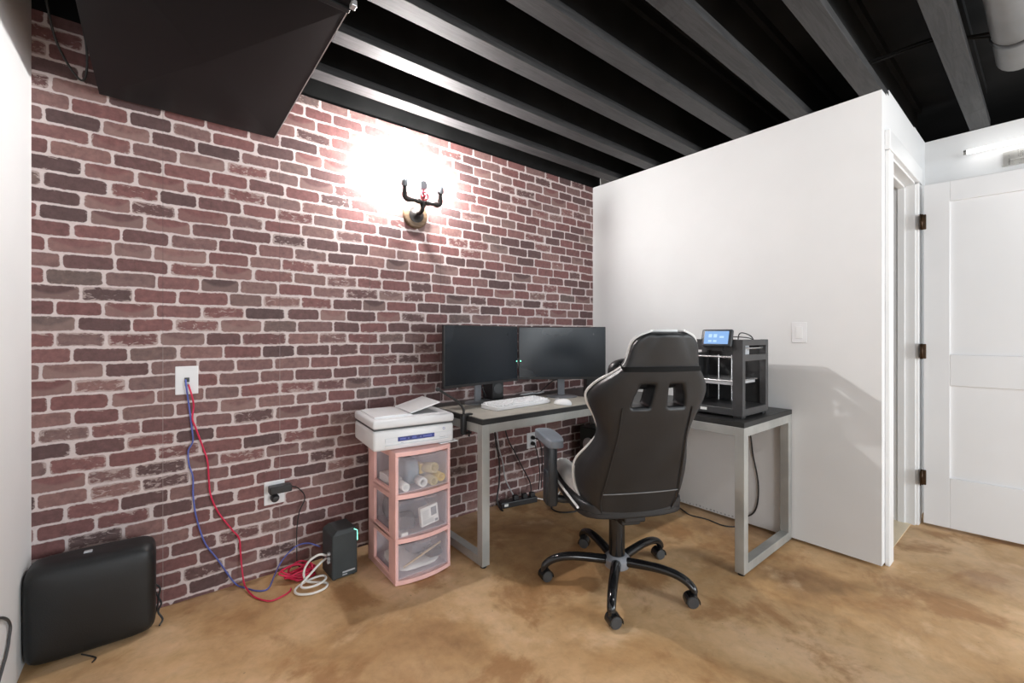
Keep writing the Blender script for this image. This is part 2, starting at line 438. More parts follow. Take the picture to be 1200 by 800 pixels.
# ceiling: black deck and joists
struct(B().box(XL - .12, 3.4, YB, .12, 2.70, 2.75).build('ceiling', 'deck'))
names = ['closest to the brick wall', 'second out from the brick wall', 'third out from the brick wall', 'fourth out from the brick wall',
         'fifth out from the brick wall', 'sixth out, meeting the outer corner of the white wall', 'seventh out, running past the doorway',
         'eighth out, just outside the frame', 'ninth out, outside the frame']
jy = [-.222, -.550, -.868, -1.187, -1.508, -1.822, -2.118, -2.46, -2.78]
for i, y in enumerate(jy[:7]):
    o = B().box(XL, 3.0 if y < YD - .1 and False else (XE + .1 if y < -1.87 else 1.15), y - .044, y + .044, TOP + .002 if y > -2.0 else 2.454, 2.492, .002)
    x1 = XE + .12 if y < YD else XE
    o = B(); zb = TOP + .003 if y > -2.0 else 2.454
    if y < YD - .05:
        o.box(XL, XE - .002, y - .044, y + .044, zb, zb + .040, .002)
    else:
        o.box(XL, XE - .002, y - .044, y + .044, zb + (.0 if y > YD else 0), zb + .040, .002)
    j = o.build('ceiling_joist', 'joist')
    tag(j, 'black-stained timber ceiling joist, ' + names[i], 'joist', 'exposed ceiling joists')
    w = B(); w.box(XL, XE - .002, y - .008, y + .008, zb + .038, 2.66); w.box(XL, XE - .002, y - .03, y + .03, 2.655, 2.70)
    w.build('web', 'web', j)

# black duct under the joists, cross-broken sheet metal
dct = thing('ceiling_duct', 'large black boxed sheet-metal duct under the ceiling by the left wall', 'duct')
x0, x1, zd = -2.990, -2.374, 2.122
def duct_section(y0, y1, nm):
    b = B(); bm = b.bm
    xm, ym = (x0 + x1) / 2, (y0 + y1) / 2
    lo = [bm.verts.new(p) for p in ((x0, y0, zd), (x1, y0, zd), (x1, y1, zd), (x0, y1, zd))]
    hi = [bm.verts.new(p) for p in ((x0, y0, 2.38), (x1, y0, 2.38), (x1, y1, 2.38), (x0, y1, 2.38))]
    c = bm.verts.new((xm, ym, zd - .014))
    for i in range(4):
        bm.faces.new((lo[(i + 1) % 4], lo[i], c)); bm.faces.new((lo[i], lo[(i + 1) % 4], hi[(i + 1) % 4], hi[i]))
    bm.faces.new(hi)
    return b.build(nm, 'duct', dct)
duct_section(-1.10, -.035, 'duct_section'); duct_section(-2.25, -1.115, 'duct_section')
B().box(x0 - .004, x1 + .004, -1.118, -1.097, zd - .006, 2.37, .002).build('joint_cleat', 'duct', dct)
b = B(); b.box(x1, x1 + .003, -1.10, -.035, zd - .001, zd + .012)
b.build('corner_seam', 'edge', dct)
b = B(); b.box(x1 - .004, x1 + .012, -1.150, -1.128, zd - .012, zd + .006, .002)
b.build('bracket', 'edge', dct)
# cables hanging in the gap beside the duct
cable('hanging_wire', [(-3.12, -.20, 2.39), (-3.10, -.12, 2.25), (-3.06, -.06, 2.17), (-3.03, -.05, 2.16), (-3.02, -.10, 2.26), (-3.04, -.2, 2.40)], .004, 'black', 'black wire looped in the gap between duct and left wall')
# grey sleeve duct and black wires in the ceiling above the doorway
gp = thing('ceiling_pipe', 'round grey duct sleeve between the joists above the white door', 'duct')
mm = T(0, -2.30, 2.515) @ AXY
B().lathe([(.001, -1.4), (.075, -1.4), (.075, .40), (.070, .415), (.001, .416)], 24, mm).build('sleeve', 'pipegrey', gp, 50)
B().lathe([(.077, .10), (.080, .105), (.080, .135), (.077, .14)], 24, mm).build('clamp_band', 'black', gp, 50)
WIRE_A = [(-.082, -1.715, 2.528), (-.078, -1.75, 2.522), (-.074, -1.837, 2.52), (-.076, -1.934, 2.518), (-.057, -2.064, 2.52), (.035, -2.163, 2.515), (.075, -2.239, 2.51), (.12, -2.323, 2.505), (.25, -2.52, 2.51)]
WIRE_B = [(-.092, -1.715, 2.51), (-.09, -1.75, 2.505), (-.085, -1.85, 2.500), (-.080, -1.95, 2.502), (-.06, -2.075, 2.505), (.04, -2.18, 2.50), (.085, -2.25, 2.49), (.14, -2.34, 2.475), (.28, -2.54, 2.48)]
cable('ceiling_wire', WIRE_A, .006, 'web', 'black wire strung under the ceiling across the joists, upper of two')
cable('ceiling_wire', WIRE_B, .005, 'web', 'black wire strung under the ceiling across the joists, lower of two')

# ------------------------------------------------------------------ pipe sconce on the brick wall
sc = thing('wall_sconce', 'black iron pipe wall lamp with two lit bulbs on the brick wall', 'wall lamp', (-1.615, 0, 1.886))
B().lathe([(.001, 0), (.078, 0), (.080, .006), (.076, .016), (.070, .020), (.001, .020)], 32, AX).build('mounting_disc', 'roundwood', sc, 40)
B().lathe([(.001, .020), (.046, .020), (.047, .026), (.030, .030), (.020, .040), (.016, .044), (.001, .044)], 28, AX).build('pipe_flange', 'iron', sc, 40)
ty, tz = -.105, .056
b = B()
b.tube(smoothpath([(0, -.040, 0), (0, -.075, .001), (0, -.098, .012), (0, ty, .035), (0, ty, tz + .01)], 5), .0125, 14)
b.tube([(-.10, ty, tz), (.10, ty, tz)], .0115, 14)
for x in (-.028, .028): b.tube([(x - .010, ty, tz), (x + .010, ty, tz)], .0165, 14)
b.tube([(0, ty, tz - .028), (0, ty, tz - .010)], .0165, 14)
b.build('pipe', 'iron', sc, 40)
for sgn in (-1, 1):
    e = B(); e.tube(smoothpath([(sgn * .080, ty, tz), (sgn * .100, ty, tz + .001), (sgn * .112, ty, tz + .014), (sgn * .114, ty, tz + .034)], 5), .0165, 14)
    e.tube([(sgn * .114, ty, tz + .030), (sgn * .114, ty, tz + .075)], .0125, 14)
    e.build('elbow', 'iron', sc, 40)
    k = B(); k.lathe([(.001, tz + .068), (.016, tz + .068), (.021, tz + .078), (.021, tz + .112), (.018, tz + .116), (.001, tz + .116)], 18, T(sgn * .114, ty, 0))
    k.build('socket', 'gauge', sc, 40)
    q = B(); prof = [(.001, tz + .114), (.013, tz + .116), (.014, tz + .128)]
    for i in range(0, 13):
        a = -1.05 + i * (pi / 2 + 1.05) / 12
        prof.append((.026 * cos(a) if i < 12 else .001, tz + .160 + .026 * sin(a)))
    q.lathe(prof, 20, T(sgn * .114, ty, 0)); q.build('bulb', 'bulb' if sgn < 0 else 'bulb2', sc, True)
b = B(); ring = [(.024 * cos(a * pi / 10), ty - .018 + .0, tz + .030 + .024 * sin(a * pi / 10)) for a in range(20)]
b.tube(ring, .0042, 8, True)
for a in range(4): b.tube([(0, ty - .018, tz + .030), (.024 * cos(a * pi / 2 + .4), ty - .018, tz + .030 + .024 * sin(a * pi / 2 + .4))], .0035, 6)
b.tube([(0, ty - .026, tz + .030), (0, ty, tz + .030)], .007, 10)
b.build('valve_wheel', 'valve', sc, 40)
B().tube([(0, ty, tz + .010), (0, ty, tz + .075)], .010, 12).build('riser', 'iron', sc, 40)
b = B(); b.lathe([(.001, -.014), (.024, -.014), (.027, -.010), (.027, .010), (.024, .014), (.001, .014)], 24, T(0, ty, tz + .095) @ AX)
b.build('pressure_gauge', 'gauge', sc, 40)

# vanity bar light on the end wall
vl = thing('bar_light', 'slim lit bar light on nickel backplate above the white door', 'wall lamp', (XE, -2.30, 2.30))
B().box(-.022, 0, -.10, .088, -.118, -.033, .003).build('backplate', 'nickel', vl)
b = B(); b.tube([(-.02, -.03, -.075), (-.085, -.03, -.075), (-.085, -.03, -.01)], .006, 10); b.build('arm', 'nickel', vl, 40)
B().tube([(-.085, -.32, 0), (-.085, .232, 0)], .0125, 16).build('tube', 'tube', vl, 40)
for y in (-.33, .232): B().tube([(-.085, y, 0), (-.085, y + .014, 0)], .0145, 16).build('end_cap', 'nickel', vl, 40)
B().tube([(-.05, -.25, -.095), (-.05, .055, -.095)], .0055, 10).build('lower_rail', 'nickel', vl, 40)

# ------------------------------------------------------------------ plates on the walls
o = thing('light_switch', 'white rocker light switch on the white wall above the black cube machine', 'light switch', (0, -1.507, 1.183))
B().box(-.006, 0, -.038, .038, -.058, .058, .003).build('plate', 'white', o); B().box(-.010, -.005, -.017, .017, -.034, .034, .002).build('rocker', 'trimw', o)
o = thing('cable_plate', 'white wall plate high on brick with blue and red cables coming out', 'wall plate', (-2.711, 0, .970))
B().box(-.041, .041, -.006, 0, -.062, .062, .003).build('plate', 'white', o); B().box(-.009, .009, -.009, -.005, -.008, .012, .001).build('jack', 'charcoal', o)
B().box(-.008, .008, -.0085, -.005, -.026, -.012, .001).build('jack', 'shadegrey', o)
def outlet(x, z, label):
    o = thing('wall_outlet', label, 'outlet', (x, 0, z))
    B().box(-.045, .045, -.006, 0, -.057, .057, .003).build('plate', 'white', o)
    for dz in (-.021, .021):
        b = B(); b.lathe([(.001, 0), (.017, 0), (.017, .003), (.001, .003)], 18, T(0, -.006, dz) @ AX); s = b.build('socket_face', 'offwhite', o)
        b = B(); b.box(-.008, -.005, -.0097, -.0085, dz - .005, dz + .006); b.box(.005, .008, -.0097, -.0085, dz - .005, dz + .006); b.build('slots', 'charcoal', s)
    return o
outlet(-2.366, .398, 'white double outlet low on the brick with a black adapter plugged in')
outlet(-.684, .398, 'white double outlet low on the brick under the desk')
for z, nm in ((.420, 'upper of two black plugs in the outlet under the desk'), (.377, 'lower of two black plugs in the outlet under the desk')):
    p = thing('power_plug', nm, 'plug', (-.684, -.010, z), 0, 'plugs in the outlet under the desk')
    B().lathe([(.001, 0), (.014, 0), (.014, .018), (.008, .030), (.001, .031)], 14, AX).build('plug_body', 'black', p, 40)
    B().tube(smoothpath([(0, -.03, 0), ((z - .398) * .4, -.045 - (z - .377) * .4, -.01), (.01 + (z - .377) * .5, -.052 - (z - .377) * .4, -.09), (.03 + (z - .377) * .5, -.05, -.20 - (z - .377)), (.02 + (z - .377) * .5, -.05, -.33 - (z - .377))], 6), .004, 8).build('cord', 'black', p, 40)
p = thing('power_adapter', 'black power adapter in the outlet on open brick with thin black lead', 'adapter', (-2.366, -.010, .398))
B().box(-.030, .068, -.050, 0, .006, .040, .005).build('adapter_body', 'black', p)
b = B(); b.lathe([(.001, 0), (.019, 0), (.019, .022), (.012, .034), (.001, .035)], 16, T(-.002, 0, -.022) @ AX); b.build('plug_body', 'black', p, 40)
B().tube(smoothpath([(.066, -.022, .022), (.095, -.018, .010), (.128, -.015, -.03), (.132, -.012, -.065), (.108, -.012, -.12), (.097, -.012, -.20), (.096, -.014, -.29), (.098, -.03, -.375), (.14, -.045, -.388)], 6), .0028, 8).build('lead', 'black', p, 40)

# ------------------------------------------------------------------ ethernet cables
cable('network_cable', [(-2.716, -.012, .974), (-2.714, -.024, .945), (-2.702, -.014, .84), (-2.694, -.012, .76), (-2.690, -.012, .70), (-2.706, -.012, .66), (-2.704, -.012, .60), (-2.690, -.012, .54), (-2.689, -.012, .46), (-2.678, -.012, .362), (-2.647, -.014, .239), (-2.60, -.016, .15), (-2.535, -.02, .022), (-2.50, -.06, .0042), (-2.455, -.13, .0042), (-2.415, -.135, .0042), (-2.375, -.055, .016), (-2.335, -.034, .070), (-2.28, -.044, .120), (-2.23, -.07, .132), (-2.188, -.13, .125)], .0033, 'bluesoft', 'blue network cable running down the brick from the upper wall plate')
cable('network_cable', [(-2.706, -.012, .951), (-2.694, -.034, .90), (-2.688, -.022, .857), (-2.692, -.022, .80), (-2.680, -.020, .757), (-2.652, -.012, .66), (-2.637, -.012, .602), (-2.632, -.012, .52), (-2.625, -.012, .445), (-2.596, -.012, .36), (-2.545, -.014, .27), (-2.516, -.014, .22), (-2.510, -.014, .15), (-2.506, -.024, .085), (-2.502, -.052, .030), (-2.495, -.095, .012), (-2.475, -.175, .005), (-2.43, -.25, .006), (-2.38, -.245, .005), (-2.345, -.225, .005), (-2.335, -.205, .006)], .0035, 'red', 'red network cable running down the brick from the upper wall plate')
# tangled pile of red cable on the floor
pts = []
for i in range(44):
    a = i * 1.15 + random.uniform(-.25, .25)
    rx = random.uniform(.030, .095); ry = random.uniform(.025, .060)
    pts.append((-2.285 + rx * cos(a), -.112 + ry * sin(a), (.007 + .050 * (0.5 + .5 * sin(i * .7)) * random.uniform(.3, 1.0))))
cable('tangled_cable', pts, .0042, 'red', 'tangled heap of red cable on the floor beside the white coil')
ring = [(-2.175, -.200, .105), (-2.215, -.205, .122), (-2.258, -.20, .100), (-2.278, -.195, .055), (-2.268, -.208, .016), (-2.225, -.235, .008), (-2.195, -.270, .008), (-2.215, -.305, .008),
        (-2.270, -.312, .008), (-2.320, -.280, .008), (-2.325, -.235, .008), (-2.290, -.205, .010), (-2.235, -.198, .016), (-2.195, -.208, .018), (-2.192, -.240, .016), (-2.235, -.268, .016), (-2.285, -.262, .016), (-2.298, -.232, .020), (-2.250, -.205, .045), (-2.205, -.195, .075), (-2.175, -.185, .085)]
cable('coiled_cable', ring, .0052, 'whitec', 'white cable coiled in loops in front of the small dark tower box')

# small dark tower box
o = thing('network_box', 'small dark grey upright tower box on the floor beside the pink drawers', 'network box', (-2.112, -.190, 0), radians(2))
poly = [(-.060, -.072), (.060, -.072), (.060, .072), (-.060, .072)]
b = B(); bm = b.bm
lo = [bm.verts.new((x, y, .006)) for x, y in poly]; hi = [bm.verts.new((x, y, .212)) for x, y in poly]
tp = [bm.verts.new((x * .72 + .010, y * .86, .232)) for x, y in poly]
for A, C_ in ((lo, hi), (hi, tp)):
    for i in range(4): bm.faces.new((A[i], A[(i + 1) % 4], C_[(i + 1) % 4], C_[i]))
bm.faces.new(lo[::-1]); bm.faces.new(tp)
b.build('case', 'nasgrey', o, bevel=.005)
b = B(); b.tube([(.045, -.068, .222), (.060, -.069, .213), (.0607, -.070, .165)], .0022, 6); b.build('indicator_light', 'led', o)
b = B(); b.box(-.012, .048, -.0735, -.0715, .027, .034); b.box(-.012, .010, -.0735, -.0715, .016, .021); b.build('label', 'shadegrey', o)
for x in (-.045, .045):
    for y in (-.055, .055): B().lathe([(.001, 0), (.008, 0), (.008, .008), (.001, .008)], 10, T(x, y, 0)).build('rubber_foot', 'black', o)
for z in (.125, .10, .085): B().box(-.072, -.058, -.035 - z * .1, -.020 - z * .1, z - .006, z + .006, .001).build('plug', 'shadegrey', o)
B().box(.058, .068, -.05, -.035, .150, .163).build('plug', 'shadegrey', o); B().box(.058, .066, -.05, -.036, .10, .125).build('plug', 'shadegrey', o)

# ------------------------------------------------------------------ black padded case in the corner
o = thing('storage_case', 'black padded rounded case standing on the floor in the brick corner', 'case', (-2.995, -.118, 0))
b = B(); bm = b.bm
nx, nz, = 14, 12
def case_pt(u, v, w):
    x = u * .173; z = .010 + (v + 1) / 2 * .338; y = w
    return x, y, z
r = bmesh.ops.create_cube(bm, size=2.0)
bmesh.ops.subdivide_edges(bm, edges=bm.edges[:], cuts=9, use_grid_fill=True)
for v in bm.verts:
    x, y, z = v.co
    # super-ellipsoid rounding
    def se(a, bq, e=5.0): 
        m = max(abs(a), abs(bq)); 
        n_ = (abs(a) ** e + abs(bq) ** e) ** (1 / e)
        return m / n_ if n_ > 0 else 1
    k1 = se(x, z, 13.0)
    x2, z2 = x * k1, z * k1
    k2 = se(x2, y, 7.0); k3 = se(z2, y, 6.0)
    y2 = y * min(k2, k3); x2 *= k2; z2 *= k3
    bul = (1 - x2 * x2) * (1 - z2 * z2) * .012
    lean = -.004 * z2
    v.co = Vector((x2 * .180, y2 * .082 + (-bul if y < 0 else 0) + lean - .004 * x2, .180 + z2 * .176))
body = b.build('case_shell', 'bagskin', o, sub=1)
b = B(); b.tube([(-.15, -.062, .331), (0, -.070, .339), (.150, -.062, .337)], .005, 8); b.build('top_seam', 'bagskin', o, True)
b = B(); b.box(-.03, -.006, -.020, .0, .352, .360, .002); b.build('zip_pull', 'shadegrey', o)
b = B(); b.tube(smoothpath([(.174, .03, .15), (.192, .02, .13), (.188, .01, .10), (.196, .0, .075), (.186, -.01, .05), (.200, -.02, .02), (.19, -.04, .008)], 5), .0035, 8)
b.tube(smoothpath([(.174, .035, .12), (.186, .03, .09), (.184, .02, .06), (.176, .02, .03)], 5), .0035, 8); b.build('strap_ends', 'black', o, True)
b = B(); b.tube(smoothpath([(-.03, -.075, .014), (.0, -.095, .004), (.012, -.115, .004), (.004, -.135, .004)], 5), .0025, 8); b.build('strap', 'black', o, True)
cable('hanging_cable', [(XL + .006, -.50, .345), (XL + .006, -.44, .33), (XL + .006, -.36, .283), (XL + .006, -.328, .245), (XL + .006, -.345, .215), (XL + .006, -.355, .198), (XL + .006, -.385, .178), (XL + .006, -.42, .165), (XL + .006, -.48, .13), (XL + .010, -.55, .02)], .004, 'charcoal', 'dark grey cord hanging against the white wall left of the padded case')

# ------------------------------------------------------------------ pink drawer cart
CX0, CX1, CYF, CYB = -1.954, -1.660, -.489, -.148
ct = thing('drawer_cart', 'pink plastic three-drawer cart under the white printer', 'drawer cart', ((CX0 + CX1) / 2, (CYF + CYB) / 2, 0))
hw, hd = (CX1 - CX0) / 2, (CYB - CYF) / 2
def bowed(x0_, x1_, yf, yb, bow, n=10):
    """plan outline with a bowed front"""
    p = [(x1_, yb), (x0_, yb)]
    for i in range(n + 1):
        t = i / n; x = x0_ + (x1_ - x0_) * t
        p.append((x, yf - bow * (1 - (2 * t - 1) ** 2)))
    return p
b = B()
for (z0, z1, inset) in ((0.004, .024, 0), (.196, .217, 0), (.401, .423, 0), (.602, .622, 0)):
    b.prism(bowed(-hw, hw, -hd, hd, .026), z0, z1)
for sx in (-1, 1):
    xa, xb = (sx * hw, sx * (hw - .016)) if sx < 0 else (sx * (hw - .016), sx * hw)
    for (z0, z1) in ((.02, .200), (.21, .405), (.42, .605)):
        b.box(xa, xb, hd - .082, hd, z0, z1, .003); b.box(xa, xb, -hd, -hd + .078, z0, z1, .003)
        b.box(xa, xb, -hd + .07, hd - .07, z0 - .004, z0 + .018); b.box(xa, xb, -hd + .07, hd - .07, z1 - .012, z1)
b.box(-hw, hw, hd - .012, hd, .0, .62, .002)
b.build('cart_frame', 'pink', ct, bevel=.002)
dz = [(.026, .194), (.219, .399), (.425, .600)]
for (z0, z1) in dz:
    b = B()
    t = .003
    X = hw - .020
    n = 10
    # bowed front sheet
    bm = b.bm
    def sheet(off):
        return [[bm.verts.new((-(X + .016) + 2 * (X + .016) * i / n, -hd - .022 * (1 - (2 * i / n - 1) ** 2) + off, z)) for i in range(n + 1)] for z in (z0 + .002, z1 - .004)]
    A, C_ = sheet(0), sheet(t)
    for i in range(n):
        bm.faces.new((A[0][i], A[0][i + 1], A[1][i + 1], A[1][i])); bm.faces.new((C_[0][i], C_[1][i], C_[1][i + 1], C_[0][i + 1]))
        bm.faces.new((A[1][i], A[1][i + 1], C_[1][i + 1], C_[1][i])); bm.faces.new((A[0][i], C_[0][i], C_[0][i + 1], A[0][i + 1]))
    b.box(-X, -X + t, -hd + .004, hd - .03, z0 + .004, z1 - .02); b.box(X - t, X, -hd + .004, hd - .03, z0 + .004, z1 - .02, mi=1)
    b.box(-X + t, X - t, hd - .033, hd - .030, z0 + .004, z1 - .02, mi=1)
    b.box(-X + t, X - t, -hd + .004, hd - .033, z0 + .001, z0 + .004, mi=1)
    d = b.build('drawer', ['frost', 'frostin'], ct)
    pl = B(); pl.prism(bowed(-.055, .055, -hd - .026, -hd - .010, .004), z1 - .012, z1 - .007); pl.build('pull_lip', 'frost', d)
cx, cy = (CX0 + CX1) / 2, (CYF + CYB) / 2
def roll(x, y, z, r, l, tilt, mat, label, wall=.006, az=0):
    o = B(); prof = [(r - wall, 0), (r, 0), (r, l), (r - wall, l), (r - wall, 0.0005)]
    n = 20; bm = o.bm; rings = [[bm.verts.new((p[0] * cos(2 * pi * k / n), p[0] * sin(2 * pi * k / n), p[1])) for k in range(n)] for p in prof[:4]]
    for i in range(4):
        A, C_ = rings[i], rings[(i + 1) % 4]
        for k in range(n): bm.faces.new((A[k], A[(k + 1) % n], C_[(k + 1) % n], C_[k])).smooth = (i % 2 == 1)
    mtx = T(x, y, z) @ rotz(az) @ Matrix.Rotation(radians(-90 + tilt), 4, 'X')
    bmesh.ops.transform(bm, matrix=mtx, verts=bm.verts[:])
    return tag(o.build('paper_tube', mat), label, 'tube', 'tubes in the top drawer')
yf = CYF - .004
roll(cx - .095, yf, .452, .019, .12, 0, 'paper', 'white tube at the left end of the top pink drawer', .005)
roll(cx - .012, yf - .012, .462, .022, .055, 0, 'paper', 'wide white tube in the middle of the top pink drawer', .006)
roll(cx + .052, yf - .006, .520, .025, .12, -10, 'tan', 'beige tube lying on top of the yellow ones in the pink drawer', .006, .2)
roll(cx + .048, yf - .008, .455, .021, .12, 0, 'tan', 'tan tube with dark open end low in the top pink drawer', .006)
roll(cx + .096, yf + .006, .462, .021, .12, 0, 'yellow', 'yellow tube at the right end of the top pink drawer', .006)
tag(B().box(cx + .004, cx + .026, yf + .06, yf + .12, .480, .530, .004).build('card_box', 'yellow'), 'small yellow box among the tubes in the top drawer', 'box')
# crumpled items
def lump(x0_, x1_, y0_, y1_, z0_, z1_, mat, name, label, cat, amp=.12, seed=1):
    b = B(); bm = b.bm; bmesh.ops.create_cube(bm, size=2.0); bmesh.ops.subdivide_edges(bm, edges=bm.edges[:], cuts=5, use_grid_fill=True)
    rnd = random.Random(seed)
    for v in bm.verts:
        q = v.co.copy(); l = (abs(q.x) ** 4 + abs(q.y) ** 4 + abs(q.z) ** 4) ** .25
        q = q / l; k = 1 - rnd.random() * amp
        v.co = Vector(((x0_ + x1_) / 2 + q.x * (x1_ - x0_) / 2 * k, (y0_ + y1_) / 2 + q.y * (y1_ - y0_) / 2 * k, (z0_ + z1_) / 2 + q.z * (z1_ - z0_) / 2 * k))
    return tag(b.build(name, mat, None, True), label, cat)
lump(cx - .072, cx + .008, CYF + .045, CYF + .17, .430, .560, 'greyblue', 'cloth_roll', 'grey blue rolled cloth behind the tubes in the top drawer', 'cloth', .08, 3)
tag(B().box(cx - .12, cx - .07, CYF + .09, CYF + .26, .430, .470, .004).build('small_carton', 'paper'), 'small white carton deep at left of the top drawer', 'box')
o = tag(B().box(-.048, .048, -.012, .012, -.046, .046, .002).build('carton', 'paper'), 'white printed carton leaning in the middle pink drawer', 'box')
o.location = (cx + .030, CYF + .012, .290); o.rotation_euler = (0, radians(-6), radians(3))
b = B()
b.box(.008, .038, -.0135, -.0122, -.006, .034)
for i in range(5): b.box(-.040, -.004 - .004 * (i % 2), -.0135, -.0122, .026 - i * .009, .028 - i * .009)
for i in range(3): b.box(-.040, .020, -.0135, -.0122, -.020 - i * .007, -.018 - i * .007)
b.box(.026, .042, -.0135, -.0122, -.040, -.028)
b.build('printed_face', 'ink', o)
lump(cx - .118, cx - .022, CYF + .025, CYF + .095, .228, .310, 'darkcloth', 'cable_bundle', 'dark bundle beside the carton in the middle drawer', 'bundle', .25, 5)
lump(cx - .115, cx + .10, CYF + .105, CYF + .28, .228, .345, 'greycloth', 'cloth_bundle', 'grey bundle at the back of the middle drawer', 'cloth', .15, 6)
tag(B().box(cx - .118, cx - .085, CYF - .004, CYF + .008, .226, .240, .001).build('sticker_card', 'paper'), 'small white card at lower left of the middle drawer', 'card')
lump(cx - .118, cx + .118, CYF + .014, CYF + .27, .032, .066, 'paper', 'paper_stack', 'pale papers at the bottom of the lowest drawer', 'papers', .06, 8)
lump(cx - .03, cx + .10, CYF + .075, CYF + .25, .068, .125, 'greycloth', 'folded_cloth', 'folded grey cloth on the papers in the lowest drawer', 'cloth', .12, 9)
lump(cx + .025, cx + .11, CYF + .0, CYF + .07, .070, .112, 'darkcloth', 'pouch', 'small black pouch at right in the lowest drawer', 'pouch', .12, 10)
tag(B().tube([(cx - .105, CYF + .006, .076), (cx + .095, CYF + .006, .140)], .005, 8).build('wooden_stick', 'stick'), 'pale wooden stick slanting in the lowest drawer', 'stick')

# ------------------------------------------------------------------ printer on the cart
pr = thing('printer', 'white inkjet printer and scanner on top of the pink drawer cart', 'printer', (-2.040, -.440, .622), radians(-5.6))
Wp, Dp = .408, .350
b = B()
b.box(.0, Wp, 0, Dp, .004, .103, .016, 3); b.box(.022, Wp - .02, .03, Dp - .02, .0, .02, .004)
b.build('body', 'white', pr, 50)
b = B(); b.box(-.002, Wp + .002, -.003, Dp, .108, .150, .013, 3); b.build('scanner_lid', 'white', pr, 50)
B().box(.004, Wp - .004, .003, Dp - .004, .101, .110).build('lid_gap', 'charcoal', pr)
# document feeder: raised cover on the left half, tilted tray on the right
b = B()
prof = [(.02, .149), (.02, .157), (.06, .160), (.175, .160), (.205, .154), (.215, .149)]
b.prism([(p[0], p[1]) for p in prof], -.31, -.05, AX); b.build('feeder_cover', 'white', pr, bevel=.004)
b = B(); mt = T(.205, .07, .157) @ Matrix.Rotation(radians(-15), 4, 'Y')
b.box(0, .165, 0, .245, -.003, .004, .003, 2, mt)
b.build('document_tray', 'white', pr)
b = B(); b.box(.215, .345, .055, .285, .1495, .1515, .001); b.build('feeder_output', 'shadegrey', pr)
b = B(); b.box(.055, Wp - .012, -.003, .004, .040, .062, .002); b.build('output_slot', 'offwhite', pr)
b = B(); b.box(.115, .300, -.0045, .0, .043, .063, .001); b.build('control_panel', 'blue', pr)
b = B()
for x, w in ((.125, .028), (.165, .006), (.185, .022), (.225, .006), (.240, .045)): b.box(x, x + w, -.0052, -.0044, .050, .057)
b.build('panel_buttons', 'bluesoft', pr)
b = B(); b.tube([(.352 + .0055 * cos(a * pi / 8), -.0005, .078 + .0055 * sin(a * pi / 8)) for a in range(16)], .0010, 5, True)
b.build('round_logo', 'bluesoft', pr)
B().box(.130, .142, -.001, .0005, .034, .036).build('small_print', 'ink', pr); B().box(.33, .36, -.001, .0005, .036, .0375).build('small_print', 'ink', pr)
b = B(); b.box(.055, Wp - .03, -.010, .06, .024, .030, .002); b.build('output_tray', 'white', pr)
tag(B().box(-.02, .085, .0, .12, 0, .004, .001).build('paper_guide', 'white'), 'white plastic tab sticking out to the right under the printer', 'plastic tab')
bpy.data.objects['paper_guide'].location = (-1.690, -.475, .6225)
# ------------------------------------------------------------------ desk (L-shaped)
dk = thing('desk', 'L-shaped desk with grey top and square brushed-steel legs', 'desk')
DX0, DY0, RX0, RY0 = -1.556, -.622, -.615, -1.470
ZT, ZS = .745, .720
b = B(); b.prism([(DX0, DY0), (RX0, DY0), (RX0, -.004), (DX0, -.004)], ZS, ZT); b.box(DX0 + .006, RX0 - .001, DY0 + .006, -.010, ZT - .002, ZT + .001, 0, mi=1)
b.build('tabletop', ['deskedge', 'desktop'], dk)
b = B(); b.prism([(RX0 + .001, RY0), (-.003, RY0), (-.003, -.004), (RX0 + .001, -.004)], ZS, ZT); b.box(RX0 + .002, -.009, RY0 + .006, -.010, ZT - .002, ZT + .001, 0, mi=1)
b.build('tabletop', ['deskedge', 'desktop'], dk)
s = .045
def leg(x, y): return B().box(x, x + s, y, y + s, .012, ZS, .002).build('leg', 'steel', dk)
leg(DX0, DY0); leg(DX0, -.055); leg(RX0, RY0); leg(-.052, RY0); leg(-.052, -.055); leg(RX0 - .0, DY0 - .0) if False else None
B().box(DX0, DX0 + s, DY0 + s, -.055, .012, .012 + s, .002).build('foot_rail', 'steel', dk)
B().box(RX0 + s, -.052, RY0, RY0 + s, .012, .012 + s, .002).build('foot_rail', 'steel', dk)
B().box(DX0, DX0 + s, DY0 + s, -.055, ZS - s, ZS, .002).build('top_rail', 'steel', dk)
B().box(RX0 + s, -.052, RY0, RY0 + s, ZS - s, ZS, .002).build('top_rail', 'steel', dk)
B().box(DX0 + s, -.052, DY0, DY0 + .03, ZS - s, ZS, .002).build('apron', 'steel', dk)
B().box(RX0, RX0 + .03, RY0 + s, DY0, ZS - s, ZS, .002).build('apron', 'steel', dk)
for (x, y) in ((DX0, DY0), (DX0, -.055), (RX0, RY0), (-.052, RY0), (-.052, -.055)):
    B().lathe([(.001, 0), (.016, 0), (.016, .014), (.001, .014)], 14, T(x + s / 2, y + s / 2, 0)).build('foot_pad', 'black', dk)

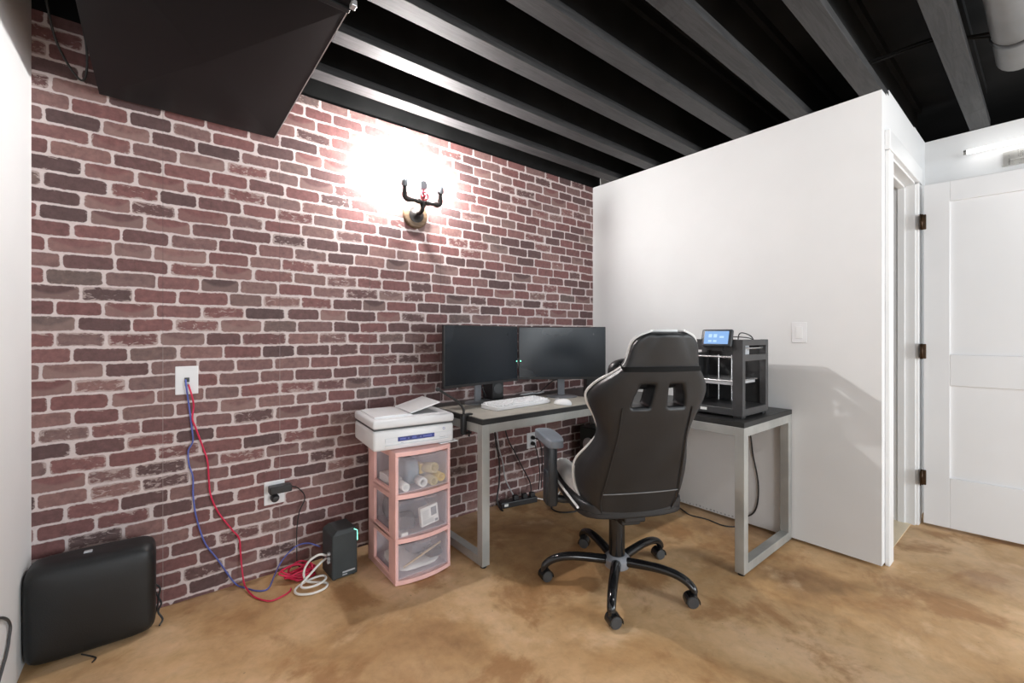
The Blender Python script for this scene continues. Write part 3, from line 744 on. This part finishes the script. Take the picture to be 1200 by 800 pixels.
# ------------------------------------------------------------------ on the desk
def monitor(p0, p1, z0, z1, label, dot_side, base_off):
    p0, p1 = Vector((*p0, 0)), Vector((*p1, 0)); w = (p1 - p0).length; mid = (p0 + p1) / 2
    ang = math.atan2(p1.y - p0.y, p1.x - p0.x)
    o = thing('monitor', label, 'monitor', (mid.x, mid.y, ZT + .003), ang, 'desk monitors')
    h0, h1 = z0 - ZT, z1 - ZT
    b = B(); b.box(-w / 2, w / 2, 0, .022, h0, h1, .004); b.box(-w * .3, w * .3, .02, .048, h0 + .06, h1 - .06, .012); b.build('housing', 'black', o)
    B().box(-w / 2 + .006, w / 2 - .006, -.0015, .001, h0 + .016, h1 - .006).build('screen', 'screen', o)
    B().box(-w / 2, w / 2, -.002, .0005, h0, h0 + .013).build('chin', 'blackm', o)
    b = B(); b.box(-.024, .024, .050, .068, .008, h0 + .16, .004); b.build('stand_post', 'gauge', o)
    b = B(); b.box(-.05, .05, .044, .058, h0 + .10, h0 + .18, .003); b.build('mount_plate', 'black', o)
    b = B(); b.lathe([(.001, .001), (.105, .001), (.105, .007), (.090, .011), (.001, .012)], 32, T(0, .035, 0) @ Matrix.Diagonal((1.0, .78, 1, 1))); b.build('stand_base', 'gauge', o, 40)
    x = dot_side * (w / 2 - .014); b = B(); b.lathe([(.001, 0), (.0045, 0), (.0045, .002), (.001, .0022)], 10, T(x, -.0015, .247 - .0) @ AX); b.build('green_dot', 'led', o)  # small emissive green dot near the inner screen edge
    return o
monitor((-1.561, -.255), (-.940, -.155), .862, 1.224, 'black monitor at the left end of the desk, dark screen', 1, 0)
monitor((-.930, -.150), (-.452, -.500), .868, 1.221, 'black monitor angled towards the white wall, dark screen', -1, 0)
def speaker(x, y, rz, label):
    o = thing('speaker', label, 'speaker', (x, y, ZT + .004), rz, 'desk speakers')
    B().box(-.045, .045, -.055, .055, 0, .190, .006).build('cabinet', 'black', o)
    b = B(); b.lathe([(.001, 0), (.034, 0), (.036, .004), (.030, .006), (.010, .001), (.001, .003)], 20, T(0, -.055, .07) @ AX); b.build('driver', 'charcoal', o, 40)
    b = B(); b.lathe([(.001, 0), (.014, 0), (.014, .003), (.001, .004)], 16, T(0, -.055, .145) @ AX); b.build('tweeter', 'charcoal', o, 40)
speaker(-1.085, -.075, 0, 'small black speaker behind the left monitor')
speaker(-.455, -.375, radians(-36), 'small black speaker beneath the right end of the right monitor')
tag(B().box(-1.545, -.56, -.614, -.16, ZT + .001, ZT + .0035, .001).build('desk_mat', 'mat'), 'light warm-grey desk mat under the keyboard and mouse', 'desk mat')
# keyboard
kb = thing('keyboard', 'white keyboard on the desk in front of the monitors', 'keyboard', (-1.145, -.395, ZT + .004), radians(5))
b = B(); b.prism([(-.222, -.07), (.222, -.07), (.222, .07), (-.222, .07)], 0, .02)
for v in b.bm.verts:
    if v.co.z > .01: v.co.z = .020 + (v.co.y + .07) * .06
b.build('keyboard_base', 'white', kb, bevel=.004)
for rI in range(5):
    for cI in range(15):
        if rI == 0 and 4 <= cI <= 8: 
            if cI != 4: continue
            xw = 5
        else: xw = 1
        x = -.212 + cI * .0283; y = -.062 + rI * .0255; z = .020 + (y + .08) * .06
        B().box(x, x + .0255 * xw + .0028 * (xw - 1), y, y + .0225, z - .002, z + .009, .003, 1).build('key', 'white', kb)
ms = thing('mouse', 'white mouse on the desk to the right of the keyboard', 'mouse', (-.907, -.540, ZT + .004), radians(20))
b = B(); bm = b.bm; bmesh.ops.create_uvsphere(bm, u_segments=24, v_segments=14, radius=1)
for v in bm.verts:
    x, y, z = v.co; v.co = Vector((x * .034 * (1 - .10 * y * y), y * .058, max(z, -.25) * (.030 if z > 0 else .02) * (1 - .18 * y) + .006))
b.build('mouse_shell', 'white', ms, True)
B().lathe([(.001, -.004), (.009, -.004), (.009, .004), (.001, .004)], 14, T(0, .030, .029) @ AXY).build('scroll_wheel', 'shadegrey', ms, True)
B().box(-.0006, .0006, .008, .052, .026, .0335).build('button_split', 'shadegrey', ms)
# gooseneck clamp at the left end of the desk
gc = thing('clamp_arm', 'black bent arm clamped to the left end of the desk beside the printer', 'clamp arm', (-1.570, -.470, ZT))
b = B(); b.box(-.012, .012, -.014, .014, -.085, .010, .003); b.box(-.012, .050, -.014, .014, .0045, .012, .002); b.box(-.012, .045, -.012, .012, -.095, -.084, .002)
b.tube([(.035, 0, -.110), (.035, 0, -.074)], .005, 10); b.lathe([(.001, -.077), (.010, -.077), (.010, -.0715), (.001, -.0715)], 14, T(.035, 0, 0)); b.build('clamp', 'black', gc, 40)
b = B(); b.tube(smoothpath([(0, 0, .008), (.0, 0, .035), (-.018, .010, .068), (-.055, .020, .098), (-.095, .028, .124), (-.128, .032, .146)], 6), .0065, 10); b.build('bent_neck', 'blackm', gc, True)
b = B(); b.lathe([(.001, -.012), (.010, -.008), (.012, 0), (.010, .008), (.001, .012)], 14, T(-.133, .033, .148)); b.build('ball_end', 'black', gc, True)
# little tan box behind the right monitor
tag(B().box(-.075, -.020, -.275, -.215, ZT + .001, .885, .004).build('tan_carton', 'tan'), 'small tan carton standing on the desk right of the monitors', 'box')
# cables behind the monitors
cable('monitor_cable', [(-1.225, -.10, .98), (-1.20, -.085, .90), (-1.18, -.08, .83), (-1.155, -.085, .775), (-1.15, -.07, ZT + .006), (-1.15, -.03, ZT + .006)], .004, 'black', 'black cable looping down behind the left monitor')
cable('monitor_cable', [(-.66, -.23, .95), (-.63, -.21, .90), (-.60, -.20, .86), (-.64, -.17, .84), (-.68, -.12, .78), (-.69, -.08, ZT + .006)], .0035, 'black', 'black cable looping down behind the right monitor')
pts = [(-.86 + .05 * sin(i * 1.3) + i * .012, -.115 + .035 * cos(i * 2.1), ZT + .008 + .008 * (i % 3)) for i in range(14)]
cable('cable_heap', pts, .004, 'shadegrey', 'heap of grey cables on the desk behind the right monitor stand')

# ------------------------------------------------------------------ 3D printer on the return
tp3 = thing('cube_printer', 'open-frame black cube 3D printer on the short arm of the desk', '3D printer', (-.385, -1.252, ZT + .001))
hx, hy, hh = .155, .180, .400
b = B()
p = .030
for sx in (-1, 1):
    for sy in (-1, 1):
        pw = .052 if (sx < 0) else .030
        x0_, x1_ = (-hx, -hx + .030) if sx < 0 else (hx - .030, hx)
        y0_, y1_ = (-hy, -hy + .052) if sy < 0 else (hy - .052, hy)
        if sx > 0: y0_, y1_ = (-hy, -hy + .034) if sy < 0 else (hy - .034, hy)
        b.box(x0_, x1_, y0_, y1_, .012, hh, .003)
e = .0008
b.box(-hx + e, hx - e, -hy + e, hy - e, .0125, .050, .004)
for sy in (-1, 1):
    y0_, y1_ = (-hy + e, -hy + .028) if sy < 0 else (hy - .028, hy - e)
    b.box(-hx + .02, hx - .02, y0_, y1_, hh - .030, hh - e); b.box(-hx + .02, hx - .02, y0_, y1_, hh - .108, hh - .078)
for sx in (-1, 1):
    x0_, x1_ = (-hx + e, -hx + .028) if sx < 0 else (hx - .028, hx - e)
    b.box(x0_, x1_, -hy + .02, hy - .02, hh - (.055 if sx < 0 else .03), hh - 2 * e)
b.build('frame', 'printerdark', tp3)
b = B(); b.box(hx - .006, hx - .002, -hy + .03, hy - .03, .05, hh - .03); b.build('back_panel', 'blackm', tp3)
b = B(); b.box(-hx + .03, hx - .03, hy - .012, hy - .006, .05, hh - .10); b.build('side_panel', 'blackm', tp3)
b = B()
for x in (-hx + .03, hx - .03):
    for y in (-hy + .03, hy - .03): b.box(x - .022, x + .022, y - .022, y + .022, 0, .016, .002)
b.build('foot', 'black', tp3)
b = B(); b.box(-hx + .012, hx - .02, -hy + .045, hy - .03, .182, .190, .002); b.build('build_plate', 'aluminium', tp3)
b = B(); b.box(-hx + .015, hx - .03, -hy + .055, hy - .05, .166, .181, .002); b.box(hx - .045, hx - .012, -.05, .05, .150, .182, .003); b.build('bed_carrier', 'shadegrey', tp3)
for y in (-.045, .000, .075):
    B().tube([(hx - .035, y, .05), (hx - .035, y, hh - .09)], .0048 if y else .004, 10).build('guide_rod', 'aluminium', tp3, True)
B().tube([(-.02, -hy + .03, hh - .055), (-.02, hy - .03, hh - .055)], .005, 10).build('gantry_rod', 'aluminium', tp3, True)
B().tube([(-hx + .028, -hy + .02, hh - .090), (-hx + .028, hy - .02, hh - .090)], .005, 10).build('gantry_rod', 'aluminium', tp3, True)
B().tube([(-hx + .02, -hy + .020, hh - .045), (hx - .03, -hy + .020, hh - .045)], .0045, 10).build('gantry_rod', 'aluminium', tp3, True)
b = B(); b.box(-.055, .0, -hy + .032, -hy + .10, hh - .085, hh - .030, .006); b.build('print_head', 'shadegrey', tp3)
b = B(); b.tube(smoothpath([(-.03, -.10, hh - .04), (-.02, -.10, hh + .02), (0, -.11, hh + .035), (.05, -.13, hh + .02), (.07, -.14, hh - .005)], 6), .003, 8)
b.tube(smoothpath([(-hx + .01, -.085, hh + .012), (-.05, -.10, hh + .014), (.03, -.13, hh + .008), (.06, -.14, hh - .002)], 6), .0025, 8); b.build('feed_tube', 'black', tp3, True)
b = B(); b.box(-hx - .0012, -hx + .002, .005, .040, .026, .040); b.build('front_badge', 'paper', tp3)
# touchscreen, tilted back
ts = B(); mt = T(-hx - .006, -.052, hh + .005) @ Matrix.Rotation(radians(14), 4, 'Y')
ts.box(-.010, .012, -.080, .080, -.045, .048, .008, 3, mt); dsp = ts.build('touchscreen', 'slate', tp3, 50)
ts = B(); ts.box(-.0115, -.0095, -.064, .062, -.031, .037, .001, 1, mt); ts.build('display', 'lcd', dsp)
ts = B()
for (y, z, w, h) in ((.030, .012, .018, .018), (.004, .012, .018, .018), (-.03, .006, .022, .010), (.030, -.016, .018, .010), (.004, -.016, .018, .010)): ts.box(-.0122, -.0114, y - w / 2, y + w / 2, z - h / 2, z + h / 2, 0, mat=mt)
ts.build('screen_icons', 'lcd2', dsp)
b = B(); b.box(-.030, .0, -.03, .03, hh - .06, hh - .03, .003, 2, T(-hx + .02, -.052, 0)); b.build('screen_bracket', 'black', tp3)

# ------------------------------------------------------------------ under the desk
pc = thing('computer_tower', 'dark green-black computer tower with round fan under the desk', 'computer', (-.170, -.310, 0))
b = B(); b.box(-.100, .100, -.21, .21, .012, .465, .006); b.build('case', 'greenblack', pc)
b = B(); mt = T(-.100, .120, .335) @ Matrix.Rotation(radians(-90), 4, 'Y')
b.lathe([(.046, 0), (.054, 0), (.054, .006), (.046, .006)], 28, mt)
for a in range(5): b.tube([(-.104, .120, .335), (-.104, .120 + .048 * cos(a * 1.2566), .335 + .048 * sin(a * 1.2566))], .003, 6)
b.build('fan_ring', 'shadegrey', pc)
for x in (-.08, .08):
    for y in (-.17, .17): B().box(x - .015, x + .015, y - .02, y + .02, 0, .013).build('foot', 'black', pc)
ps = thing('power_strip', 'black power strip on the floor by the brick under the desk', 'power strip', (-.88, -.085, 0), radians(-12))
B().box(-.14, .14, -.028, .028, 0, .040, .006).build('strip_body', 'black', ps); B().box(-.118, -.088, -.029, -.026, .012, .030, .002).build('switch', 'paper', ps)
b = B()
for x in (-.02, .05, .11): b.box(x - .018, x + .018, -.016, .016, .038, .068, .004)
b.build('plug', 'blackm', ps)
cable('desk_cable', [(-1.045, -.03, .70), (-1.035, -.05, .50), (-1.005, -.04, .38), (-.985, -.05, .30), (-.96, -.04, .19), (-.93, -.05, .12), (-.90, -.06, .06)], .0045, 'shadegrey', 'pale cable hanging under the desk down to the power strip')
cable('desk_cable', [(-1.06, -.03, .70), (-1.03, -.03, .45), (-1.0, -.03, .30), (-1.01, -.04, .16), (-1.035, -.05, .06), (-1.035, -.08, .012), (-1.04, -.12, .008)], .0055, 'black', 'thick black cable hanging under the desk by the steel leg')
cable('desk_cable', [(-1.0, -.03, .70), (-.93, -.03, .46), (-.86, -.03, .34), (-.79, -.03, .22), (-.72, -.03, .10), (-.74, -.06, .03)], .0045, 'black', 'thin black cable slanting down the brick under the desk')
cable('floor_cable', [(-.78, -.10, .03), (-.72, -.16, .02), (-.68, -.20, .012), (-.62, -.20, .03), (-.58, -.19, .05)], .005, 'whitec', 'short white cable leaving the power strip under the desk')
pts = [(-.62 + .15 * cos(a), -.33 + .10 * sin(a), .006) for a in (2.8, 2.2, 1.5, .8, 0, -.8, -1.6, -2.3, -2.9, -3.6, -4.2)]
cable('floor_cable', pts, .005, 'black', 'black cable lying in a loop on the floor in front of the power strip')
cable('floor_cable', [(-.10, -.55, .006), (-.05, -.74, .006), (-.10, -.86, .006), (-.135, -.93, .006), (-.115, -1.03, .006), (-.125, -1.14, .006), (-.06, -1.20, .006), (-.015, -1.22, .05), (-.012, -1.27, .10), (-.012, -1.292, .18), (-.012, -1.292, .30), (-.012, -1.265, .44), (-.012, -1.25, .56), (-.012, -1.23, .70)], .0042, 'black', 'black cable along the white wall floor rising behind the desk arm')

# ------------------------------------------------------------------ gaming chair
FA = radians(62)
ch = thing('gaming_chair', 'black gaming chair with white piping seen from behind at the desk', 'chair', (-1.106, -1.096, 0), FA)
# local frame: +x forward, +y to the sitter's left
# base
hubp = [(.001, .070), (.055, .070), (.062, .080), (.062, .110), (.050, .122), (.034, .128), (.001, .128)]
B().lathe(hubp, 24).build('hub', 'hub', ch, 40)
def rotA(p, a): return (p[0] * cos(a) - p[1] * sin(a), p[0] * sin(a) + p[1] * cos(a), p[2])
for deg in (214, 286, 358, 70, 142):
    a = radians(deg) - FA
    path = smoothpath([(.045, 0, .100), (.12, 0, .110), (.20, 0, .117), (.265, 0, .114), (.312, 0, .100), (.342, 0, .078), (.350, 0, .060)], 5)
    n = len(path)
    b = B(); rad = [.021 - .006 * i / (n - 1) for i in range(n)]
    b.tube(path, rad, 14)
    for v in b.bm.verts: v.co.y *= 1.15
    bmesh.ops.transform(b.bm, matrix=rotz(a), verts=b.bm.verts[:])
    lg = b.build('base_leg', 'blackgloss', ch, 50)
    # caster: two wheels and a hood
    sw = radians({214: -60, 286: 30, 358: -20, 70: 50, 142: 20}[deg])
    mt = rotz(a) @ T(.350, 0, 0) @ rotz(sw)
    b = B()
    for sy in (-1, 1):
        b.lathe([(.001, -.009), (.021, -.009), (.0255, -.005), (.0255, .005), (.021, .009), (.001, .009)], 20, mt @ T(-.012, sy * .015, .0255) @ AX)
    b.build('caster_wheel', 'charcoal', lg, 40)
    b = B(); b.tube([(0, 0, .040), (0, 0, .072)], .012, 12)
    hood = [(-.012 + .031 * cos(t), .0255 + .031 * sin(t)) for t in [radians(q) for q in range(-10, 191, 20)]]
    inner = [(-.012 + .0275 * cos(t), .0255 + .0275 * sin(t)) for t in [radians(q) for q in range(190, -11, -20)]]
    b.prism(hood + inner, -.024, .024, AX)
    bmesh.ops.transform(b.bm, matrix=mt, verts=b.bm.verts[:])
    b.build('caster_hood', 'blackgloss', lg, 40)
b = B(); b.lathe([(.001, .12), (.037, .12), (.037, .300), (.030, .304), (.018, .306), (.018, .350), (.001, .35)], 20); b.build('gas_cylinder', 'blackgloss', ch, 40)
b = B(); b.box(-.12, .12, -.075, .075, .345, .385, .01); b.box(-.15, .02, -.045, .045, .325, .352, .006); b.build('tilt_mechanism', 'black', ch)
b = B(); b.tube(smoothpath([(.02, -.07, .355), (.03, -.16, .350), (.03, -.23, .335), (.03, -.26, .332)], 5), .007, 10); b.build('tilt_lever', 'black', ch, True)
b = B(); b.box(-.19, -.05, -.05, .05, .352, .385, .008); b.build('back_bracket', 'black', ch)
# seat
b = B(); bm = b.bm; bmesh.ops.create_cube(bm, size=2.0); bmesh.ops.subdivide_edges(bm, edges=bm.edges[:], cuts=7, use_grid_fill=True)
for v in bm.verts:
    x, y, z = v.co
    l = max(abs(x), abs(y)); e = (abs(x) ** 6 + abs(y) ** 6) ** (1 / 6); k = l / e if e else 1
    x, y = x * k, y * k
    zz = .385 + (z + 1) / 2 * .080
    if z > 0: zz += .020 * (x > .0) * x - .022 * max(0, x - .75) * 4 + .010 * (1 - y * y)
    if z < 0: zz += .012 * (x * x + y * y)
    v.co = Vector((.055 + x * .265, y * .250, zz + .02 * x))
b.build('seat', 'leather', ch, sub=1)
for sy in (-1, 1):
    b = B(); path = smoothpath([(-.09, sy * .190, .440), (-.02, sy * .192, .462), (.08, sy * .194, .474), (.20, sy * .192, .482), (.28, sy * .186, .474), (.305, sy * .18, .462)], 6)
    n = len(path)
    b.tube(path, [.014 + .034 * sin(pi * min(1, .12 + .80 * i / (n - 1))) ** .5 for i in range(n)], 14)
    b.build('seat_bolster', 'whiteleather', ch, True)
    b = B(); b.tube(smoothpath(([(-.16, .252, .428)] if sy > 0 else [(.0, -.256, .440)]) + [(.04, sy * .262, .452), (.12, sy * .264, .462), (.26, sy * .250, .472), (.318, sy * .215, .466)], 6), .0055, 8); b.build('seat_piping', 'piping', ch, True)
# armrests
for sy in (1, -1):
    ar = thing('x', '', '') if False else None
    b = B(); b.tube([(.06, sy * .12, .370), (.085, sy * .24, .372), (.100, sy * .300, .380)], .018, 12)
    b.box(.050, .150, sy * .300 - .022, sy * .300 + .022, .350, .645, .010)
    b.box(.062, .138, sy * .300 - .030, sy * .300 + .030, .350, .520, .012)
    b.build('armrest_post', 'slate', ch, 50)
    b = B(); bm = b.bm; bmesh.ops.create_cube(bm, size=2.0); bmesh.ops.subdivide_edges(bm, edges=bm.edges[:], cuts=5, use_grid_fill=True)
    for v in bm.verts:
        x, y, z = v.co; l = max(abs(x), abs(y)); e = (abs(x) ** 4 + abs(y) ** 4) ** .25; k = l / e if e else 1
        v.co = Vector((.135 + x * k * .150, sy * .300 + y * k * .046, .668 + z * .020 - .006 * x * x))
    b.build('armrest_pad', 'pad', ch, sub=1)
# backrest
ROWS = [(.395, .175, .060), (.415, .205, .090), (.47, .232, .135), (.55, .250, .165), (.62, .246, .165), (.70, .208, .125), (.76, .188, .105), (.83, .214, .110), (.885, .246, .120), (.932, .258, .118), (.980, .232, .085),
        (1.020, .182, .045), (1.050, .150, .028), (1.095, .143, .028), (1.135, .134, .028), (1.160, .112, .024), (1.176, .070, .016)]
US = [-1, -.94, -.86, -.74, -.6, -.475, -.31, -.145, 0, .145, .31, .475, .6, .74, .86, .94, 1]
def lerp(a, b_, t): return a + (b_ - a) * t
def panel_half(z):
    pts = [(.39, .150), (.45, .178), (.77, .148), (.93, .150), (1.02, .140), (1.05, .125), (1.18, .05)]
    for (za, a), (zb, b_) in zip(pts, pts[1:]):
        if z <= zb: return lerp(a, b_, max(0, (z - za) / (zb - za)))
    return pts[-1][1]
def centre_x(z): return -.205 - (z - .395) * .352 - .012 * sin(pi * min(1, max(0, (z - .395) / .78)))
def back_pt(z, w, wf, u, front):
    pe = min(panel_half(z), w * .92); a = abs(u); s_ = 1 if u >= 0 else -1
    if a <= .6: y = pe * a / .6; fx = .010 * (a / .6) ** 3
    else:
        t = (a - .6) / .4
        y = lerp(pe, w, sin(t * pi / 2) ** .9); fx = .010 + (wf - .010) * (1 - cos(t * pi / 2)) ** .85
    x = centre_x(z) + fx
    if front:
        th = .092 if a <= .6 else lerp(.092, .022, (a - .6) / .4)
        if z < .42: th *= .6
        if z > 1.15: th *= .75
        x += th; y *= .985 if a > .6 else 1
    return Vector((x, s_ * y, z + (.0 if not front else .012)))
b = B(); bm = b.bm
G = {}
for fr in (0, 1):
    for i, (z, w, wf) in enumerate(ROWS):
        for j, u in enumerate(US): G[fr, i, j] = bm.verts.new(back_pt(z, w, wf, u, fr))
nr, nc = len(ROWS), len(US)
slot = set()
ju = {u: j for j, u in enumerate(US)}
for i in (8, 9):
    for (ua, ub) in ((-.475, -.145), (.145, .475)):
        for j in range(ju[ua], ju[ub]): slot.add((i, j))
# trapezoid slots: inner edge leans in at the top
for i in (8, 9, 10):
    for fr in (0, 1):
        for s_ in (-1, 1):
            v = G[fr, i, ju[s_ * .145]]; v.co.y = s_ * {8: .036, 9: .030, 10: .026}[i]
            v = G[fr, i, ju[s_ * .475]]; v.co.y = s_ * {8: .116, 9: .108, 10: .088}[i]
            v = G[fr, i, ju[s_ * .31]]; v.co.y = s_ * {8: .076, 9: .069, 10: .057}[i]
for i in range(nr - 1):
    for j in range(nc - 1):
        if (i, j) in slot: continue
        bm.faces.new((G[0, i, j], G[0, i, j + 1], G[0, i + 1, j + 1], G[0, i + 1, j]))
        bm.faces.new((G[1, i, j], G[1, i + 1, j], G[1, i + 1, j + 1], G[1, i, j + 1]))
for i in range(nr - 1):
    bm.faces.new((G[0, i, 0], G[0, i + 1, 0], G[1, i + 1, 0], G[1, i, 0])); bm.faces.new((G[0, i, nc - 1], G[1, i, nc - 1], G[1, i + 1, nc - 1], G[0, i + 1, nc - 1]))
for j in range(nc - 1):
    bm.faces.new((G[0, 0, j], G[1, 0, j], G[1, 0, j + 1], G[0, 0, j + 1])); bm.faces.new((G[0, nr - 1, j], G[0, nr - 1, j + 1], G[1, nr - 1, j + 1], G[1, nr - 1, j]))
for (i, j) in slot:
    for (di, dj, A, C_) in ((-1, 0, (i, j), (i, j + 1)), (1, 0, (i + 1, j), (i + 1, j + 1)), (0, -1, (i, j), (i + 1, j)), (0, 1, (i, j + 1), (i + 1, j + 1))):
        if (i + di, j + dj) not in slot:
            bm.faces.new((G[0, A[0], A[1]], G[0, C_[0], C_[1]], G[1, C_[0], C_[1]], G[1, A[0], A[1]]))
# crease the slot rims
cl = bm.edges.layers.float.get('crease_edge') or bm.edges.layers.float.new('crease_edge')
rim = set()
for (i, j) in slot:
    for fr in (0, 1):
        for A in ((i, j), (i, j + 1), (i + 1, j), (i + 1, j + 1)): rim.add(G[fr, A[0], A[1]])
for e in bm.edges:
    if e.verts[0] in rim and e.verts[1] in rim: e[cl] = .55
back = b.build('backrest', 'leather', ch, sub=2)
# white piping round the rim of the wings and head
for s_ in (-1, 1):
    pts = []
    for (z, w, wf) in ROWS[1:]:
        a = back_pt(z, w, wf, s_ * 1, 0); c_ = back_pt(z, w, wf, s_ * 1, 1)
        pts.append(a.lerp(c_, .62) + Vector((.002, s_ * .001, 0)))
    r_ = .0052
    b = B(); b.tube(smoothpath(pts, 5), r_, 8); b.build('piping', 'piping', back, True)
pts = [back_pt(*ROWS[-1], u, 0).lerp(back_pt(*ROWS[-1], u, 1), .6) + Vector((0, 0, .003)) for u in US]
b = B(); b.tube(smoothpath(pts, 3), .0052, 8); b.build('piping', 'piping', back, True)
# rear seams: panel edges and the cross seam
for s_ in (-1, 1):
    pts = [back_pt(z, w, wf, s_ * .6, 0) + Vector((-.0015, 0, 0)) for (z, w, wf) in ROWS[1:9]]
    b = B(); b.tube(smoothpath(pts, 5), .0028, 6); b.build('seam', 'leather', back, True)
z = .505
pts = [back_pt(z, .243, .15, u, 0) + Vector((-.0005, 0, .0)) for u in US if abs(u) <= .6]
b = B(); b.tube(smoothpath(pts, 4), .0022, 6); b.build('seam', 'stitch', back, True)
# strap round the neck of the back rest that holds the head pillow
zs = 1.040
loop = [back_pt(zs, .160, .035, u, 0) + Vector((-.004, 0, 0)) for u in US] + [back_pt(zs, .160, .035, u, 1) + Vector((.004, 0, 0)) for u in US[::-1]]
b = B(); bm = b.bm
n = len(loop); lo = [bm.verts.new(p + Vector((0, 0, -.009))) for p in loop]; hi = [bm.verts.new(p + Vector((0, 0, .009))) for p in loop]
cen = sum(loop, Vector()) / n
lo2 = [bm.verts.new(v.co + (cen - v.co).normalized() * -.003) for v in lo]; hi2 = [bm.verts.new(v.co + (cen - v.co).normalized() * -.003) for v in hi]
for i in range(n):
    k = (i + 1) % n
    bm.faces.new((lo2[i], lo2[k], hi2[k], hi2[i])); bm.faces.new((lo[i], hi[i], hi[k], lo[k])); bm.faces.new((lo[i], lo[k], lo2[k], lo2[i])); bm.faces.new((hi[i], hi2[i], hi2[k], hi[k]))
strap = b.build('pillow_strap', 'web', ch, 40)
b = B(); bm = b.bm; bmesh.ops.create_cube(bm, size=2.0); bmesh.ops.subdivide_edges(bm, edges=bm.edges[:], cuts=7, use_grid_fill=True)
for v in bm.verts:
    x, y, z = v.co; l = (abs(x) ** 3.2 + abs(y) ** 3.2 + abs(z) ** 3.2) ** (1 / 3.2); q = v.co / l
    v.co = Vector((centre_x(1.02) + .125 + q.x * .045, q.y * .175, 1.015 + q.z * .065))
b.build('neck_pillow', 'leather', ch, True)

# ------------------------------------------------------------------ lights
def light(name, kind, loc, energy, col=(1, 1, 1), rot=None, **kw):
    l = bpy.data.lights.new(name, kind); l.energy = energy; l.color = col
    for k, v in kw.items(): setattr(l, k, v)
    o = bpy.data.objects.new(name, l); COL.objects.link(o); o.location = loc
    if rot: o.rotation_euler = rot
    return o
light('room_bulb', 'POINT', (-.79, -2.78, 2.22), 22.0, (1.0, .985, .97), shadow_soft_size=.03)
# added area fills for the room, unseen behind and beside the camera
light('far_fill_light', 'AREA', (-.15, -6.3, 1.25), 128.0, (.88, .95, 1.0), (radians(90), 0, radians(4)), shape='RECTANGLE', size=2.3, size_y=1.7)
light('side_fill_light', 'AREA', (-3.12, -4.3, 1.25), 52.0, (.90, .955, 1.0), (radians(90), 0, radians(-72)), shape='RECTANGLE', size=1.5, size_y=1.3)  # second added fill, lifts the shaded lower part of the white wall
w = bpy.data.worlds.new('World'); S.world = w; w.use_nodes = True
w.node_tree.nodes['Background'].inputs[0].default_value = (.95, .97, 1.0, 1); w.node_tree.nodes['Background'].inputs[1].default_value = .07

# ------------------------------------------------------------------ camera
cam = bpy.data.cameras.new('Camera'); co = bpy.data.objects.new('Camera', cam); COL.objects.link(co)
co.location = (-2.8015, -2.4009, 1.17); co.rotation_euler = (radians(90), 0, -.6787)
cam.sensor_fit = 'HORIZONTAL'; cam.sensor_width = 36.0; cam.lens = 510.685 / 1200 * 36.0
cam.shift_y = -(400 - 392.283) / 1200; cam.clip_start = .02
S.camera = co
S.view_settings.view_transform = 'Standard'; S.view_settings.look = 'None'; S.view_settings.gamma = 1.0
S.view_settings.exposure = 0.26; S.view_settings.use_curve_mapping = False
